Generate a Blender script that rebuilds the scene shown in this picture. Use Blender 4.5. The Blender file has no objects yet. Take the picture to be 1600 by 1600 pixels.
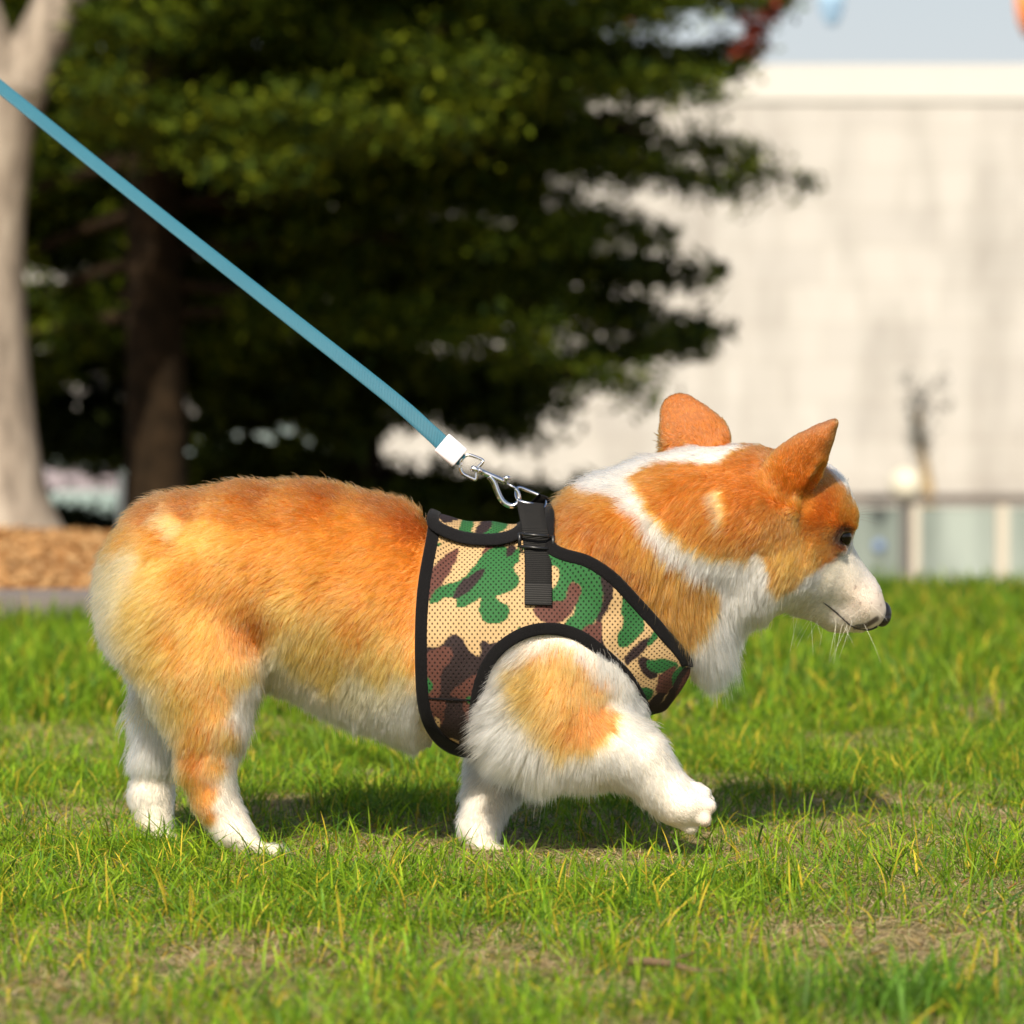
import bpy, math, os
import numpy as np
from mathutils import Vector, Matrix, kdtree

rng = np.random.default_rng(11)
S = bpy.context.scene
COL = S.collection

# ------------------------------------------------------------------ camera, sky, sun, exposure
F = 5866.0                                # focal length in photo pixels (photo is 1600 wide)
D0, CH, PITCH = 3.2, 0.387, math.atan(180 / 5866.0)
camd = bpy.data.cameras.new('camera'); cam = bpy.data.objects.new('camera', camd); COL.objects.link(cam)
cam.location = (0, -D0, CH); cam.rotation_euler = (math.pi / 2 - PITCH, 0, 0)
camd.sensor_width = 36; camd.lens = 36 * F / 1600; camd.clip_start = 0.05; camd.clip_end = 5000
camd.dof.use_dof = True; camd.dof.focus_distance = 3.07; camd.dof.aperture_fstop = 8.2
S.camera = cam
SUN_DIR = Vector((-0.24, -1.32, 1.16)).normalized()     # towards the sun
elev = math.asin(SUN_DIR.z); az = math.atan2(SUN_DIR.x, SUN_DIR.y)
world = bpy.data.worlds.new('World'); S.world = world; world.use_nodes = True
wn = world.node_tree; sky = wn.nodes.new('ShaderNodeTexSky'); sky.sky_type = 'NISHITA'; sky.sun_disc = False
sky.sun_elevation = elev; sky.sun_rotation = az; sky.altitude = 50; sky.air_density = 1.2; sky.dust_density = 3.2; sky.ozone_density = 1.5
bgn = wn.nodes['Background']; bgn.inputs[1].default_value = 0.09
# pale haze brightening the sky towards the horizon
wtc = wn.nodes.new('ShaderNodeTexCoord'); wsep = wn.nodes.new('ShaderNodeSeparateXYZ'); wn.links.new(wtc.outputs['Generated'], wsep.inputs[0])
wr = wn.nodes.new('ShaderNodeValToRGB'); wr.color_ramp.elements[0].color = (.92, .92, .92, 1); wr.color_ramp.elements[1].position = .26; wr.color_ramp.elements[1].color = (0, 0, 0, 1)
wn.links.new(wsep.outputs[2], wr.inputs[0])
wm = wn.nodes.new('ShaderNodeMix'); wm.data_type = 'RGBA'; wn.links.new(wr.outputs[0], wm.inputs[0]); wn.links.new(sky.outputs[0], wm.inputs[6]); wm.inputs[7].default_value = (7.0, 7.3, 7.8, 1)
wn.links.new(wm.outputs[2], bgn.inputs[0])
sd = bpy.data.lights.new('sun', 'SUN'); sd.energy = 4.6; sd.angle = math.radians(0.53); sd.color = (1.0, 0.91, 0.76)
so = bpy.data.objects.new('sun', sd); COL.objects.link(so)
so.rotation_euler = (-SUN_DIR).to_track_quat('-Z', 'Y').to_euler(); so.location = SUN_DIR * 20
S.view_settings.view_transform = 'Standard'; S.view_settings.look = 'None'
S.view_settings.exposure = 0.40; S.view_settings.gamma = 1
S.render.engine = 'CYCLES'; S.cycles.use_denoising = True
S.cycles.max_bounces = 8; S.cycles.transparent_max_bounces = 12
S.cycles_curves.shape = 'RIBBONS'

# ------------------------------------------------------------------ measuring helpers
st, ct = math.sin(PITCH), math.cos(PITCH)
def W(px, py, Y=0.0):
    """real position of a photo pixel for a thing standing at depth Y"""
    a, b = (px - 800) / F, (800 - py) / F
    t = (Y + D0) / (b * st + ct)
    return np.array((a * t, Y, CH + t * (b * ct - st)))
def PX(P):
    """photo pixel of real positions (n,3)"""
    x, y, z = P[:, 0], P[:, 1] + D0, P[:, 2] - CH
    d = y * ct - z * st; u = y * st + z * ct
    return 800 + F * x / d, 800 - F * u / d
def m_per_px(Y): return (Y + D0) / F

def hash3(i, j, k, seed):
    h = (i.astype(np.int64) * 374761393 + j.astype(np.int64) * 668265263 + k.astype(np.int64) * 2147483647 + seed * 1274126177)
    h = (h ^ (h >> 13)) * 1274126177; h = h ^ (h >> 16)
    return (h & 0xffffff) / float(0xffffff)
def noise(P, scale, seed=0):
    """value noise 0..1 for points (n,3) (or (n,2))"""
    if P.shape[1] == 2: P = np.column_stack([P, np.zeros(len(P))])
    q = P * scale; i = np.floor(q).astype(np.int64); f = q - i; f = f * f * (3 - 2 * f)
    r = 0
    for a in (0, 1):
        for b in (0, 1):
            for c in (0, 1):
                w = (f[:, 0] if a else 1 - f[:, 0]) * (f[:, 1] if b else 1 - f[:, 1]) * (f[:, 2] if c else 1 - f[:, 2])
                r = r + w * hash3(i[:, 0] + a, i[:, 1] + b, i[:, 2] + c, seed)
    return r
def fbm(P, scale, seed=0, o=3):
    r = 0; t = 0; a = 1
    for k in range(o):
        r = r + a * noise(P, scale * 2 ** k, seed + k * 17); t += a; a *= .5
    return r / t
def smooth(e0, e1, x): t = np.clip((x - e0) / (e1 - e0), 0, 1); return t * t * (3 - 2 * t)

# ------------------------------------------------------------------ object helpers
def mesh_obj(name, V, Fc, mat=None, parent=None, smooth_=True, vcol=None, mats=None, midx=None):
    me = bpy.data.meshes.new(name)
    V = np.asarray(V, dtype=np.float32)
    if isinstance(Fc, np.ndarray):
        n = Fc.shape[1]; nf = len(Fc)
        me.vertices.add(len(V)); me.vertices.foreach_set('co', V.ravel())
        me.loops.add(nf * n); me.loops.foreach_set('vertex_index', Fc.astype(np.int32).ravel())
        me.polygons.add(nf); me.polygons.foreach_set('loop_start', (np.arange(nf) * n).astype(np.int32))
        me.update(calc_edges=True)
    else:
        me.from_pydata([tuple(v) for v in V], [], [tuple(int(i) for i in f) for f in Fc]); me.update()
    if smooth_: me.polygons.foreach_set('use_smooth', np.ones(len(me.polygons), dtype=bool))
    if vcol is not None:
        a = me.color_attributes.new('col', 'FLOAT_COLOR', 'POINT')
        c = np.ones((len(V), 4), dtype=np.float32); c[:, :3] = vcol; a.data.foreach_set('color', c.ravel())
    for m in (mats or ([mat] if mat else [])): me.materials.append(m)
    if midx is not None: me.polygons.foreach_set('material_index', np.asarray(midx, dtype=np.int32))
    me.validate(); me.update()
    o = bpy.data.objects.new(name, me); COL.objects.link(o)
    if parent is not None: o.parent = parent
    return o
def tag(o, label=None, cat=None, group=None, kind=None):
    for k, v in (('label', label), ('category', cat), ('group', group), ('kind', kind)):
        if v: o[k] = v
    return o
def empty(name, loc=(0, 0, 0)):
    o = bpy.data.objects.new(name, None); COL.objects.link(o); o.location = loc; o.empty_display_size = .05
    return o
class MB:
    def __init__(s): s.v = []; s.f = []
    def add(s, V, Fc):
        n = len(s.v); s.v += [tuple(v) for v in V]; s.f += [tuple(int(i) + n for i in f) for f in Fc]; return s
    def box(s, a, b):
        (x0, y0, z0), (x1, y1, z1) = a, b
        return s.add([(x0, y0, z0), (x1, y0, z0), (x1, y1, z0), (x0, y1, z0), (x0, y0, z1), (x1, y0, z1), (x1, y1, z1), (x0, y1, z1)],
                     [(0, 3, 2, 1), (4, 5, 6, 7), (0, 1, 5, 4), (1, 2, 6, 5), (2, 3, 7, 6), (3, 0, 4, 7)])
    def tube(s, pts, rad, n=10, closed=False, flat=1.0, up=None):
        pts = np.array(pts, float); N = len(pts)
        rad = np.full(N, rad) if np.isscalar(rad) else np.array(rad, float)
        T = np.zeros_like(pts)
        for i in range(N):
            a = pts[(i - 1) % N] if (closed or i > 0) else pts[i]; b = pts[(i + 1) % N] if (closed or i < N - 1) else pts[i]
            T[i] = (b - a) / (np.linalg.norm(b - a) + 1e-12)
        u = np.array(up if up is not None else (0, 1, 0), float)
        V = []
        for i in range(N):
            a = u - T[i] * (u @ T[i])
            if np.linalg.norm(a) < 1e-3: a = np.cross(T[i], (1, 0.2, 0))
            a /= np.linalg.norm(a); b = np.cross(T[i], a)
            if up is None: u = a
            for k in range(n):
                th = 2 * math.pi * k / n
                V.append(pts[i] + rad[i] * (a * math.cos(th) * flat + b * math.sin(th)))
        Fc = []
        for i in range(N if closed else N - 1):
            j = (i + 1) % N
            for k in range(n): Fc.append((i * n + k, i * n + (k + 1) % n, j * n + (k + 1) % n, j * n + k))
        if not closed:
            Fc.append(tuple(range(n - 1, -1, -1))); Fc.append(tuple((N - 1) * n + k for k in range(n)))
        return s.add(V, Fc)
    def ball(s, c, r, n=16, m=10, sc=(1, 1, 1)):
        V = []; Fc = []
        for i in range(m + 1):
            ph = math.pi * i / m
            for k in range(n):
                th = 2 * math.pi * k / n
                V.append((c[0] + r * sc[0] * math.sin(ph) * math.cos(th), c[1] + r * sc[1] * math.sin(ph) * math.sin(th), c[2] + r * sc[2] * math.cos(ph)))
        for i in range(m):
            for k in range(n): Fc.append((i * n + k, (i + 1) * n + k, (i + 1) * n + (k + 1) % n, i * n + (k + 1) % n))
        return s.add(V, Fc)
    def obj(s, name, mat, parent=None, smooth_=True):
        o = mesh_obj(name, np.array(s.v), s.f, mat, parent, smooth_); return o
def spline(pts, per=8, closed=False):
    pts = np.array(pts, float); N = len(pts); out = []
    for i in range(N if closed else N - 1):
        g = (lambda k: pts[k % N]) if closed else (lambda k: pts[min(max(k, 0), N - 1)])
        a, b, c, d = g(i - 1), g(i), g(i + 1), g(i + 2)
        for k in range(per):
            t = k / per
            out.append(.5 * ((2 * b) + (c - a) * t + (2 * a - 5 * b + 4 * c - d) * t * t + (3 * b - a - 3 * c + d) * t ** 3))
    if not closed: out.append(pts[-1])
    return np.array(out)
def poly_sd(P, poly):
    """signed distance (inside negative) of 2-D points to a polygon"""
    poly = np.asarray(poly, float); n = len(poly)
    d = np.full(len(P), 1e18); s = np.ones(len(P))
    for i in range(n):
        a = poly[i]; b = poly[(i - 1) % n]; e = b - a; w = P - a
        t = np.clip((w @ e) / max(e @ e, 1e-12), 0, 1)
        bb = w - t[:, None] * e; d = np.minimum(d, (bb ** 2).sum(1))
        c1 = P[:, 1] >= a[1]; c2 = P[:, 1] < b[1]; c3 = e[0] * w[:, 1] > e[1] * w[:, 0]
        s = np.where((c1 & c2 & c3) | (~c1 & ~c2 & ~c3), -s, s)
    return s * np.sqrt(d)

# ------------------------------------------------------------------ material helpers
class NM:
    def __init__(s, name):
        s.m = bpy.data.materials.new(name); s.m.use_nodes = True; s.t = s.m.node_tree; s.t.nodes.clear()
        s.out = s.n('ShaderNodeOutputMaterial')
    def n(s, typ, **kw):
        nd = s.t.nodes.new(typ)
        for k, v in kw.items():
            if k.startswith('i_'): nd.inputs[k[2:].replace('_', ' ')].default_value = v
            else: setattr(nd, k, v)
        return nd
    def l(s, a, b): s.t.links.new(a, b)
    def math(s, op, a, b=None, c=None, clamp=False):
        nd = s.n('ShaderNodeMath', operation=op); nd.use_clamp = clamp
        for i, v in enumerate((a, b, c)):
            if v is None: continue
            if isinstance(v, (int, float)): nd.inputs[i].default_value = v
            else: s.l(v, nd.inputs[i])
        return nd.outputs[0]
    def mix(s, fac, a, b, mode='MIX'):
        nd = s.n('ShaderNodeMix', data_type='RGBA', blend_type=mode)
        for i, v in ((0, fac), (6, a), (7, b)):
            if isinstance(v, (int, float)): nd.inputs[i].default_value = v
            elif isinstance(v, tuple): nd.inputs[i].default_value = (*v, 1)
            else: s.l(v, nd.inputs[i])
        return nd.outputs[2]
    def ramp(s, fac, stops):
        nd = s.n('ShaderNodeValToRGB'); e = nd.color_ramp.elements
        while len(e) < len(stops): e.new(.5)
        for k, (p, c) in enumerate(stops): e[k].position = p; e[k].color = (*c, 1)
        s.l(fac, nd.inputs[0]); return nd.outputs[0]
    def noise(s, scale, detail=4, vec=None, rough=.55):
        nd = s.n('ShaderNodeTexNoise'); nd.inputs['Scale'].default_value = scale; nd.inputs['Detail'].default_value = detail
        nd.inputs['Roughness'].default_value = rough
        if vec is None: vec = s.n('ShaderNodeTexCoord').outputs['Object']
        s.l(vec, nd.inputs['Vector']); return nd.outputs[0]
    def bsdf(s, col, rough=.7, metal=0, spec=.5, bump=None, bstr=.3, bdist=.001, sheen=0, trans=0, coat=0):
        p = s.n('ShaderNodeBsdfPrincipled')
        if isinstance(col, tuple): p.inputs['Base Color'].default_value = (*col, 1)
        else: s.l(col, p.inputs['Base Color'])
        if isinstance(rough, (int, float)): p.inputs['Roughness'].default_value = rough
        else: s.l(rough, p.inputs['Roughness'])
        p.inputs['Metallic'].default_value = metal; p.inputs['Specular IOR Level'].default_value = spec
        p.inputs['Sheen Weight'].default_value = sheen; p.inputs['Coat Weight'].default_value = coat
        if bump is not None:
            b = s.n('ShaderNodeBump'); b.inputs['Strength'].default_value = bstr; b.inputs['Distance'].default_value = bdist
            s.l(bump, b.inputs['Height']); s.l(b.outputs[0], p.inputs['Normal'])
        sh = p.outputs[0]
        if trans:
            tr = s.n('ShaderNodeBsdfTranslucent')
            if isinstance(col, tuple): tr.inputs[0].default_value = (*col, 1)
            else: s.l(col, tr.inputs[0])
            mx = s.n('ShaderNodeMixShader'); mx.inputs[0].default_value = trans
            s.l(sh, mx.inputs[1]); s.l(tr.outputs[0], mx.inputs[2]); sh = mx.outputs[0]
        s.l(sh, s.out.inputs[0]); return s.m
def simple(name, col, rough=.7, **kw):
    m = NM(name); v = m.noise(kw.pop('nscale', 30), 4)
    c = m.mix(m.math('MULTIPLY', v, kw.pop('nvar', .35)), col, tuple(x * .55 for x in col)); return m.bsdf(c, rough, **kw)

def vcol_mat(name, rough=.8, spec=.3, trans=0, nscale=40, var=.25, sheen=0):
    m = NM(name); a = m.n('ShaderNodeAttribute', attribute_name='col')
    c = m.mix(m.math('MULTIPLY', m.noise(nscale, 3), var), a.outputs[0], (.01, .01, .005)); return m.bsdf(c, rough, spec=spec, trans=trans, sheen=sheen)

# ------------------------------------------------------------------ terrain
def kerb_y(x):
    # distance (world y) of the lawn's far border: kerb on the left, grassy brow on the right
    return np.where(x < 0.6, 3.62 + 0.0 * x, 3.62)
def terrain(x, y):
    x = np.asarray(x, float); y = np.asarray(y, float)
    left = 1 - smooth(-0.5, 0.25, x)
    z = 0.004 * np.sin(x * 2.1 + 1) * np.cos(y * 1.7)
    z = np.where((y < 1.2), z * smooth(1.2, 0.6, y) * 0 + z * .5, z)
    mound = .03 * smooth(3.6, 5.0, y) * left
    drop_r = -1.2 * smooth(4.1, 9.0, y)
    drop_l = -1.2 * smooth(5.9, 14.5, y)
    return z + mound + drop_r * (1 - left) + drop_l * left
def build_ground():
    xs = np.concatenate([-np.geomspace(400, 3, 26), np.linspace(-2.9, 2.9, 90), np.geomspace(3, 400, 26)])
    ys = np.concatenate([[-400, -120, -40, -15, -8, -5], np.linspace(-4, 20, 220), np.geomspace(21, 1500, 24)])
    X, Y = np.meshgrid(xs, ys); Z = terrain(X, Y)
    V = np.column_stack([X.ravel(), Y.ravel(), Z.ravel()]); nx = len(xs); ny = len(ys)
    i = np.arange(nx * ny).reshape(ny, nx)
    Q = np.column_stack([i[:-1, :-1].ravel(), i[:-1, 1:].ravel(), i[1:, 1:].ravel(), i[1:, :-1].ravel()])
    m = NM('soil_and_thatch'); tc = m.n('ShaderNodeTexCoord').outputs['Object']
    sep = m.n('ShaderNodeSeparateXYZ'); m.l(tc, sep.inputs[0])
    f1 = m.noise(9, 6, tc); f2 = m.noise(180, 5, tc, .7)
    c = m.ramp(f2, [(.3, (.07, .055, .025)), (.5, (.24, .185, .085)), (.72, (.46, .36, .18))])
    g = m.ramp(f2, [(.3, (.02, .045, .008)), (.7, (.08, .14, .02))])
    c = m.mix(m.ramp(f1, [(.4, (0, 0, 0)), (.62, (1, 1, 1))]), c, g)
    far = m.ramp(m.math('MULTIPLY', sep.outputs[1], .01), [(.085, (0, 0, 0)), (.1, (1, 1, 1))])
    pave = m.ramp(m.noise(3, 4, tc), [(.3, (.36, .33, .28)), (.7, (.5, .46, .40))])
    c = m.mix(far, c, pave)
    m.bsdf(c, .95, spec=.15, bump=f2, bstr=.8, bdist=.01)
    o = mesh_obj('ground', V, Q, m.m); tag(o, kind='structure'); return o

# ------------------------------------------------------------------ lawn
PATCH = [(.30, .05), (-.25, -.75), (.45, -.15), (-.1, .0), (.55, -.7)]
def dryness(P):
    n = fbm(P[:, :2], 3.2, 5, 4); d = smooth(.42, .62, n)
    d = d * smooth(2.4, .5, P[:, 1]) + .12
    n2 = fbm(P[:, :2], 1.1, 77, 2)
    near = smooth(.1, -.7, P[:, 1])
    d = d + near * .45 * smooth(.3, .55, n2) + .08
    return np.clip(d, 0, 1)
def blades(name, X, Y, h, w, lean, colr, segs, mat, label, flatness=0.0, parent=None, z0=0.0):
    n = len(X); Z = terrain(X, Y) + z0 - .002
    a = rng.uniform(0, 2 * np.pi, n); la = rng.uniform(0, 2 * np.pi, n)
    side = np.column_stack([np.cos(a), np.sin(a), np.zeros(n)])
    ld = np.column_stack([np.cos(la), np.sin(la), np.zeros(n)])
    k = segs + 1; ts = np.linspace(0, 1, k)
    V = np.zeros((n, 2 * segs + 1, 3)); base = np.column_stack([X, Y, Z]); C = np.zeros((n, 2 * segs + 1, 3))
    curl = rng.normal(0, .25, n)
    for i, t in enumerate(ts):
        off = ld * (h * lean * (t ** 1.6))[:, None] + np.cross(ld, [0, 0, 1]) * (h * curl * t * t * lean)[:, None]
        up = h * (t * (1 - flatness)) * (1 - .35 * np.clip(lean, 0, 1.6) * t)
        c = base + off; c[:, 2] += np.maximum(up, .0006)
        if i < segs:
            ww = (w * .5 * (1 - .35 * t))[:, None]
            V[:, 2 * i] = c - side * ww; V[:, 2 * i + 1] = c + side * ww
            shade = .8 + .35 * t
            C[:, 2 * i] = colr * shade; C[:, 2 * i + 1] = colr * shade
        else:
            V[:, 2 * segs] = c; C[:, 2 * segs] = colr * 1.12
    nv = 2 * segs + 1; b = (np.arange(n) * nv)[:, None]
    tri = []
    for i in range(segs - 1):
        tri += [[2 * i, 2 * i + 1, 2 * i + 3], [2 * i, 2 * i + 3, 2 * i + 2]]
    tri += [[2 * segs - 2, 2 * segs - 1, 2 * segs]]
    T = np.concatenate([b + np.array(q)[None, :] for q in tri])
    o = mesh_obj(name, V.reshape(-1, 3), T, mat, parent, True, C.reshape(-1, 3))
    if label: tag(o, label, 'grass', kind='stuff')
    return o
def build_grass():
    mat = vcol_mat('grass_blade', .55, .25, trans=.38, nscale=60, var=.22)
    def zone(y0, y1, dens, margin):
        out = []; y = y0
        while y < y1:
            yy = min(y + .2, y1); hw = (D0 + yy) * .1364 * 1.02 + margin
            n = int(dens * (yy - y) * 2 * hw)
            out.append(np.column_stack([rng.uniform(-hw, hw, n), rng.uniform(y, yy, n)])); y = yy
        return np.concatenate(out)
    def green(P, n):
        r = rng.random(n)[:, None]; big = fbm(P, 1.3, 3, 2)[:, None]
        c = np.array([.115, .265, .010]) * (1 - r) + np.array([.32, .46, .020]) * r
        c = c * (.75 + .5 * big) * rng.uniform(.6, 1.3, (n, 1))
        dk = rng.random(n) < .18; c[dk] = np.array([.07, .18, .016]) * (.8 + .5 * rng.random(dk.sum()))[:, None]
        ye = rng.random(n) < .085; c[ye] = np.array([.72, .55, .05]) * (.7 + .5 * rng.random(ye.sum()))[:, None]
        return c
    k = 1
    # upright green blades near the dog
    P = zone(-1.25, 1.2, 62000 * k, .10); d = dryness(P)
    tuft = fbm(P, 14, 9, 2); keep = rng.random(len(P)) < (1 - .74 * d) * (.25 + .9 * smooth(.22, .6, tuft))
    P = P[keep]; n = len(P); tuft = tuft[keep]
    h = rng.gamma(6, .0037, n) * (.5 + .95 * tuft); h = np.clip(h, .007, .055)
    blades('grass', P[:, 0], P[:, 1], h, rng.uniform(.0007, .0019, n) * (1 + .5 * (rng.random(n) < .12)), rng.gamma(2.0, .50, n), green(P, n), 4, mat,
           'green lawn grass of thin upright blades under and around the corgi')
    # dark lush tuft right at the front
    c0 = W(1450, 1560, -.95)
    ang = rng.uniform(0, 2 * np.pi, 560); rr = np.abs(rng.normal(0, .075, 560))
    x = c0[0] + rr * np.cos(ang) * 1.5; y = -.86 + rr * np.sin(ang)
    cc = np.array([.09, .20, .018]) * (.7 + .9 * rng.random(560))[:, None]
    blades('grass', x, y, rng.uniform(.02, .055, 560), rng.uniform(.0012, .0026, 560), rng.gamma(2.2, .3, 560), cc, 4, mat,
           'dark green lush grass tuft in the near right corner')
    # straw and clippings lying in the thatch
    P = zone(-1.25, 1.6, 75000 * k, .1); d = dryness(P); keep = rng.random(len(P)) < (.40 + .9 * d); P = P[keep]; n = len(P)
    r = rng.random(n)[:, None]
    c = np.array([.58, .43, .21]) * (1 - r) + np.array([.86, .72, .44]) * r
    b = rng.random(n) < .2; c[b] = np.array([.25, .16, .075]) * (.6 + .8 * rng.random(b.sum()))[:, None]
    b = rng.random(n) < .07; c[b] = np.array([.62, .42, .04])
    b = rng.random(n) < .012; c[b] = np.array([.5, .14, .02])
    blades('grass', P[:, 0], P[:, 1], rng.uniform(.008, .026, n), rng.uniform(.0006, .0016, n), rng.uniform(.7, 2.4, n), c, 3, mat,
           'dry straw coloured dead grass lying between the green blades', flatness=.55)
    # farther lawn, towards the kerb and over the brow
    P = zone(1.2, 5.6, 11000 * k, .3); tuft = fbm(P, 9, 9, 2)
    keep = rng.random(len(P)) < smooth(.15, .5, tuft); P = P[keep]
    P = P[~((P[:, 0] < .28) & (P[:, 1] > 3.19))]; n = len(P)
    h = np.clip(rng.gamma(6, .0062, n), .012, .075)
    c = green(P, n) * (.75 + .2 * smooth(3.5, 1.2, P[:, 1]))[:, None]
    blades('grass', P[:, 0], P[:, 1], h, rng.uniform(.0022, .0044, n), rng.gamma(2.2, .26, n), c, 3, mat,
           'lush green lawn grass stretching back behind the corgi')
    # sparse lawn outside the picture so the ground reads from beside
    n = int(60000 * k); x = rng.uniform(-3, 3, n); y = rng.uniform(-2.6, 4.8, n); hw = (D0 + y) * .1364 + .1
    s = (np.abs(x) > hw); s &= ~((x < .28) & (y > 3.19)); x = x[s]; y = y[s]; n = len(x); P = np.column_stack([x, y])
    blades('grass', x, y, np.clip(rng.gamma(6, .006, n), .012, .07), rng.uniform(.003, .006, n), rng.gamma(2.2, .26, n), green(P, n) * .85, 2, mat,
           'green lawn grass at both sides of the walking corgi')

# ------------------------------------------------------------------ background
def build_background():
    # kerb
    m = simple('kerb_stone', (.18, .155, .145), .9, nscale=12)
    b = MB(); x = -6.0
    while x < .22:
        b.box((x + .004, 3.22, -.12), (min(x + .6, .22) - .004, 3.38, .05)); x += .6
    o = b.obj('kerb', m, None, False); tag(o, kind='structure')
    # mulch bed: brown leaf litter
    n = 60000; X = rng.uniform(-2.8, .32, n); Y = rng.uniform(3.40, 7.4, n)
    Z = terrain(X, Y) + rng.uniform(.004, .030, n) * (.4 + fbm(np.column_stack([X, Y]), 3, 4, 2))
    a = rng.uniform(0, 2 * np.pi, n); s = rng.uniform(.007, .018, n)
    t1 = np.column_stack([np.cos(a), np.sin(a), rng.normal(0, .35, n)]) * s[:, None]
    t2 = np.column_stack([-np.sin(a), np.cos(a), rng.normal(0, .35, n)]) * (s * .6)[:, None]
    c0 = np.column_stack([X, Y, Z]); V = np.stack([c0 - t1, c0 - t2, c0 + t1, c0 + t2], 1).reshape(-1, 3)
    Q = np.arange(4 * n).reshape(n, 4); r = rng.random(n)[:, None]
    C = np.array([.50, .25, .085]) * (1 - r) + np.array([.66, .42, .19]) * r; dk = rng.random(n) < .12; C[dk] *= .55
    o = mesh_obj('leaf_litter', V, Q, vcol_mat('dead_leaf', .8, trans=.2), None, False, np.repeat(C, 4, 0))
    tag(o, 'orange brown dead leaves covering the bed behind the kerb', 'leaves', kind='stuff')
    # bed soil under the litter
    xs = np.linspace(-6, .3, 30); ys = np.linspace(3.38, 7.6, 30); XX, YY = np.meshgrid(xs, ys)
    V = np.column_stack([XX.ravel(), YY.ravel(), (terrain(XX, YY) + .012).ravel()]); i = np.arange(900).reshape(30, 30)
    Q = np.column_stack([i[:-1, :-1].ravel(), i[:-1, 1:].ravel(), i[1:, 1:].ravel(), i[1:, :-1].ravel()])
    o = mesh_obj('soil', V, Q, simple('bed_soil', (.50, .29, .12), .95, nscale=25, nvar=.3)); tag(o, kind='structure')

    # stone faced building
    D = 30.0 - D0
    bt = empty('stone_building', (0, D, -1.2))
    m = NM('pale_stone_cladding'); tc = m.n('ShaderNodeTexCoord').outputs['Object']
    mp = m.n('ShaderNodeMapping'); m.l(tc, mp.inputs[0]); mp.inputs['Rotation'].default_value = (math.pi / 2, 0, 0)
    br = m.n('ShaderNodeTexBrick'); m.l(mp.outputs[0], br.inputs[0]); br.inputs['Scale'].default_value = 1
    br.inputs['Brick Width'].default_value = .62; br.inputs['Row Height'].default_value = .31; br.inputs['Mortar Size'].default_value = .006
    br.inputs['Color1'].default_value = (.415, .395, .365, 1); br.inputs['Color2'].default_value = (.46, .44, .405, 1); br.inputs['Mortar'].default_value = (.38, .35, .31, 1)
    m2 = m.n('ShaderNodeMapping'); m.l(tc, m2.inputs[0]); m2.inputs['Scale'].default_value = (1, 1, .28)
    stain_shadow = m.ramp(m.noise(2.2, 6, m2.outputs[0], .62), [(.46, (1, 1, 1)), (.74, (.66, .65, .64))])  # grey streaks in the colour: weathering, also standing in for bare tree shadows
    c = m.mix(1.0, br.outputs[0], stain_shadow, 'MULTIPLY')
    st2 = m.ramp(m.noise(.55, 3, tc), [(.5, (1, 1, 1)), (.75, (.88, .86, .84))]); c = m.mix(1.0, c, st2, 'MULTIPLY')
    m.bsdf(c, .8, spec=.3)
    zt = W(800, 112, D)[2]
    x0, x1 = -13.0, 16.0
    w = MB().box((x0, 0, 0), (x1, 9, zt + 1.2 - .0)); o = w.obj('wall', m.m, bt, False)
    cm = simple('cornice_stone', (.52, .50, .46), .7, nscale=6, nvar=.15)
    zc = W(800, 158, D)[2]
    MB().box((x0 - .03, -.03, zc + 1.2), (x1 + .03, 9.03, zt + 1.2 + .05)).obj('cornice', cm, bt, False)
    MB().box((x0 - .05, -.06, .0), (x1 + .05, -.002, .35)).obj('plinth', simple('plinth_stone', (.45, .41, .36), .8), bt, False)
    tag(bt, 'long windowless building clad in weathered cream stone with pale cornice', 'building')

    # glass balustrade
    Df = 22.0 - D0
    fb = empty('glass_balustrade', (0, Df, -1.2))
    gm = NM('green_glass'); tc = gm.n('ShaderNodeTexCoord').outputs['Object']
    g2 = gm.n('ShaderNodeMapping'); gm.l(tc, g2.inputs[0]); g2.inputs['Scale'].default_value = (1, 1, .15)
    col = gm.ramp(gm.noise(3.2, 3, g2.outputs[0]), [(.35, (.15, .18, .16)), (.62, (.31, .355, .32))])
    gm.bsdf(col, .45, spec=.3)
    xa, xb = W(1150, 800, Df)[0], W(1900, 800, Df)[0]; zt = W(0, 772, Df)[2] + 1.2
    rail = simple('dark_rail', (.12, .10, .085), .4)
    MB().box((xa, -.04, zt - .055), (xb, .04, zt)).obj('rail', rail, fb, False)
    step = .52; x = xa; k = 0
    while x < xb:
        MB().box((x + .04, -.008, .05), (min(x + step, xb) - .04, .008, zt - .075)).obj('glass_panel', gm.m, fb, False)
        pm = simple('pale_post', (.52, .47, .38), .5) if k == 0 else pm
        MB().box((x - .03, -.035, 0), (x + .03, .03, zt - .057)).obj('post', pm, fb, False); x += step; k += 1
    tag(fb, 'low green glass balustrade with a dark top rail below the stone wall', 'balustrade')
    # blue round sticker / sign seen on a pane
    p = W(1374, 853, Df - .03)
    MB().tube([(p[0], Df - .024, p[2]), (p[0], Df - .012, p[2])], .035, 20).obj('blue_disc', simple('blue_paint', (.16, .24, .42), .5), None)
    tag(bpy.data.objects['blue_disc'], 'small blue round sticker on a glass pane in front of the muzzle', 'sticker')

    # cream globe lamp
    Dg = 19.5 - D0; lp = empty('globe_lamp', tuple(W(1415, 800, Dg)[:2]) + (-1.2,))
    c = W(1415, 757, Dg); gz = c[2] + 1.2; r = 27 * m_per_px(Dg)
    MB().ball((0, 0, gz), r, 24, 16).obj('globe', simple('opal_globe', (.62, .58, .46), .5, nvar=.05), lp)
    MB().tube([(0, 0, 0), (0, 0, .08), (0, 0, .081), (0, 0, gz - r * .9)], [.07, .07, .03, .03], 14).obj('post', simple('lamp_post_metal', (.10, .09, .08), .5), lp)
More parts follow.
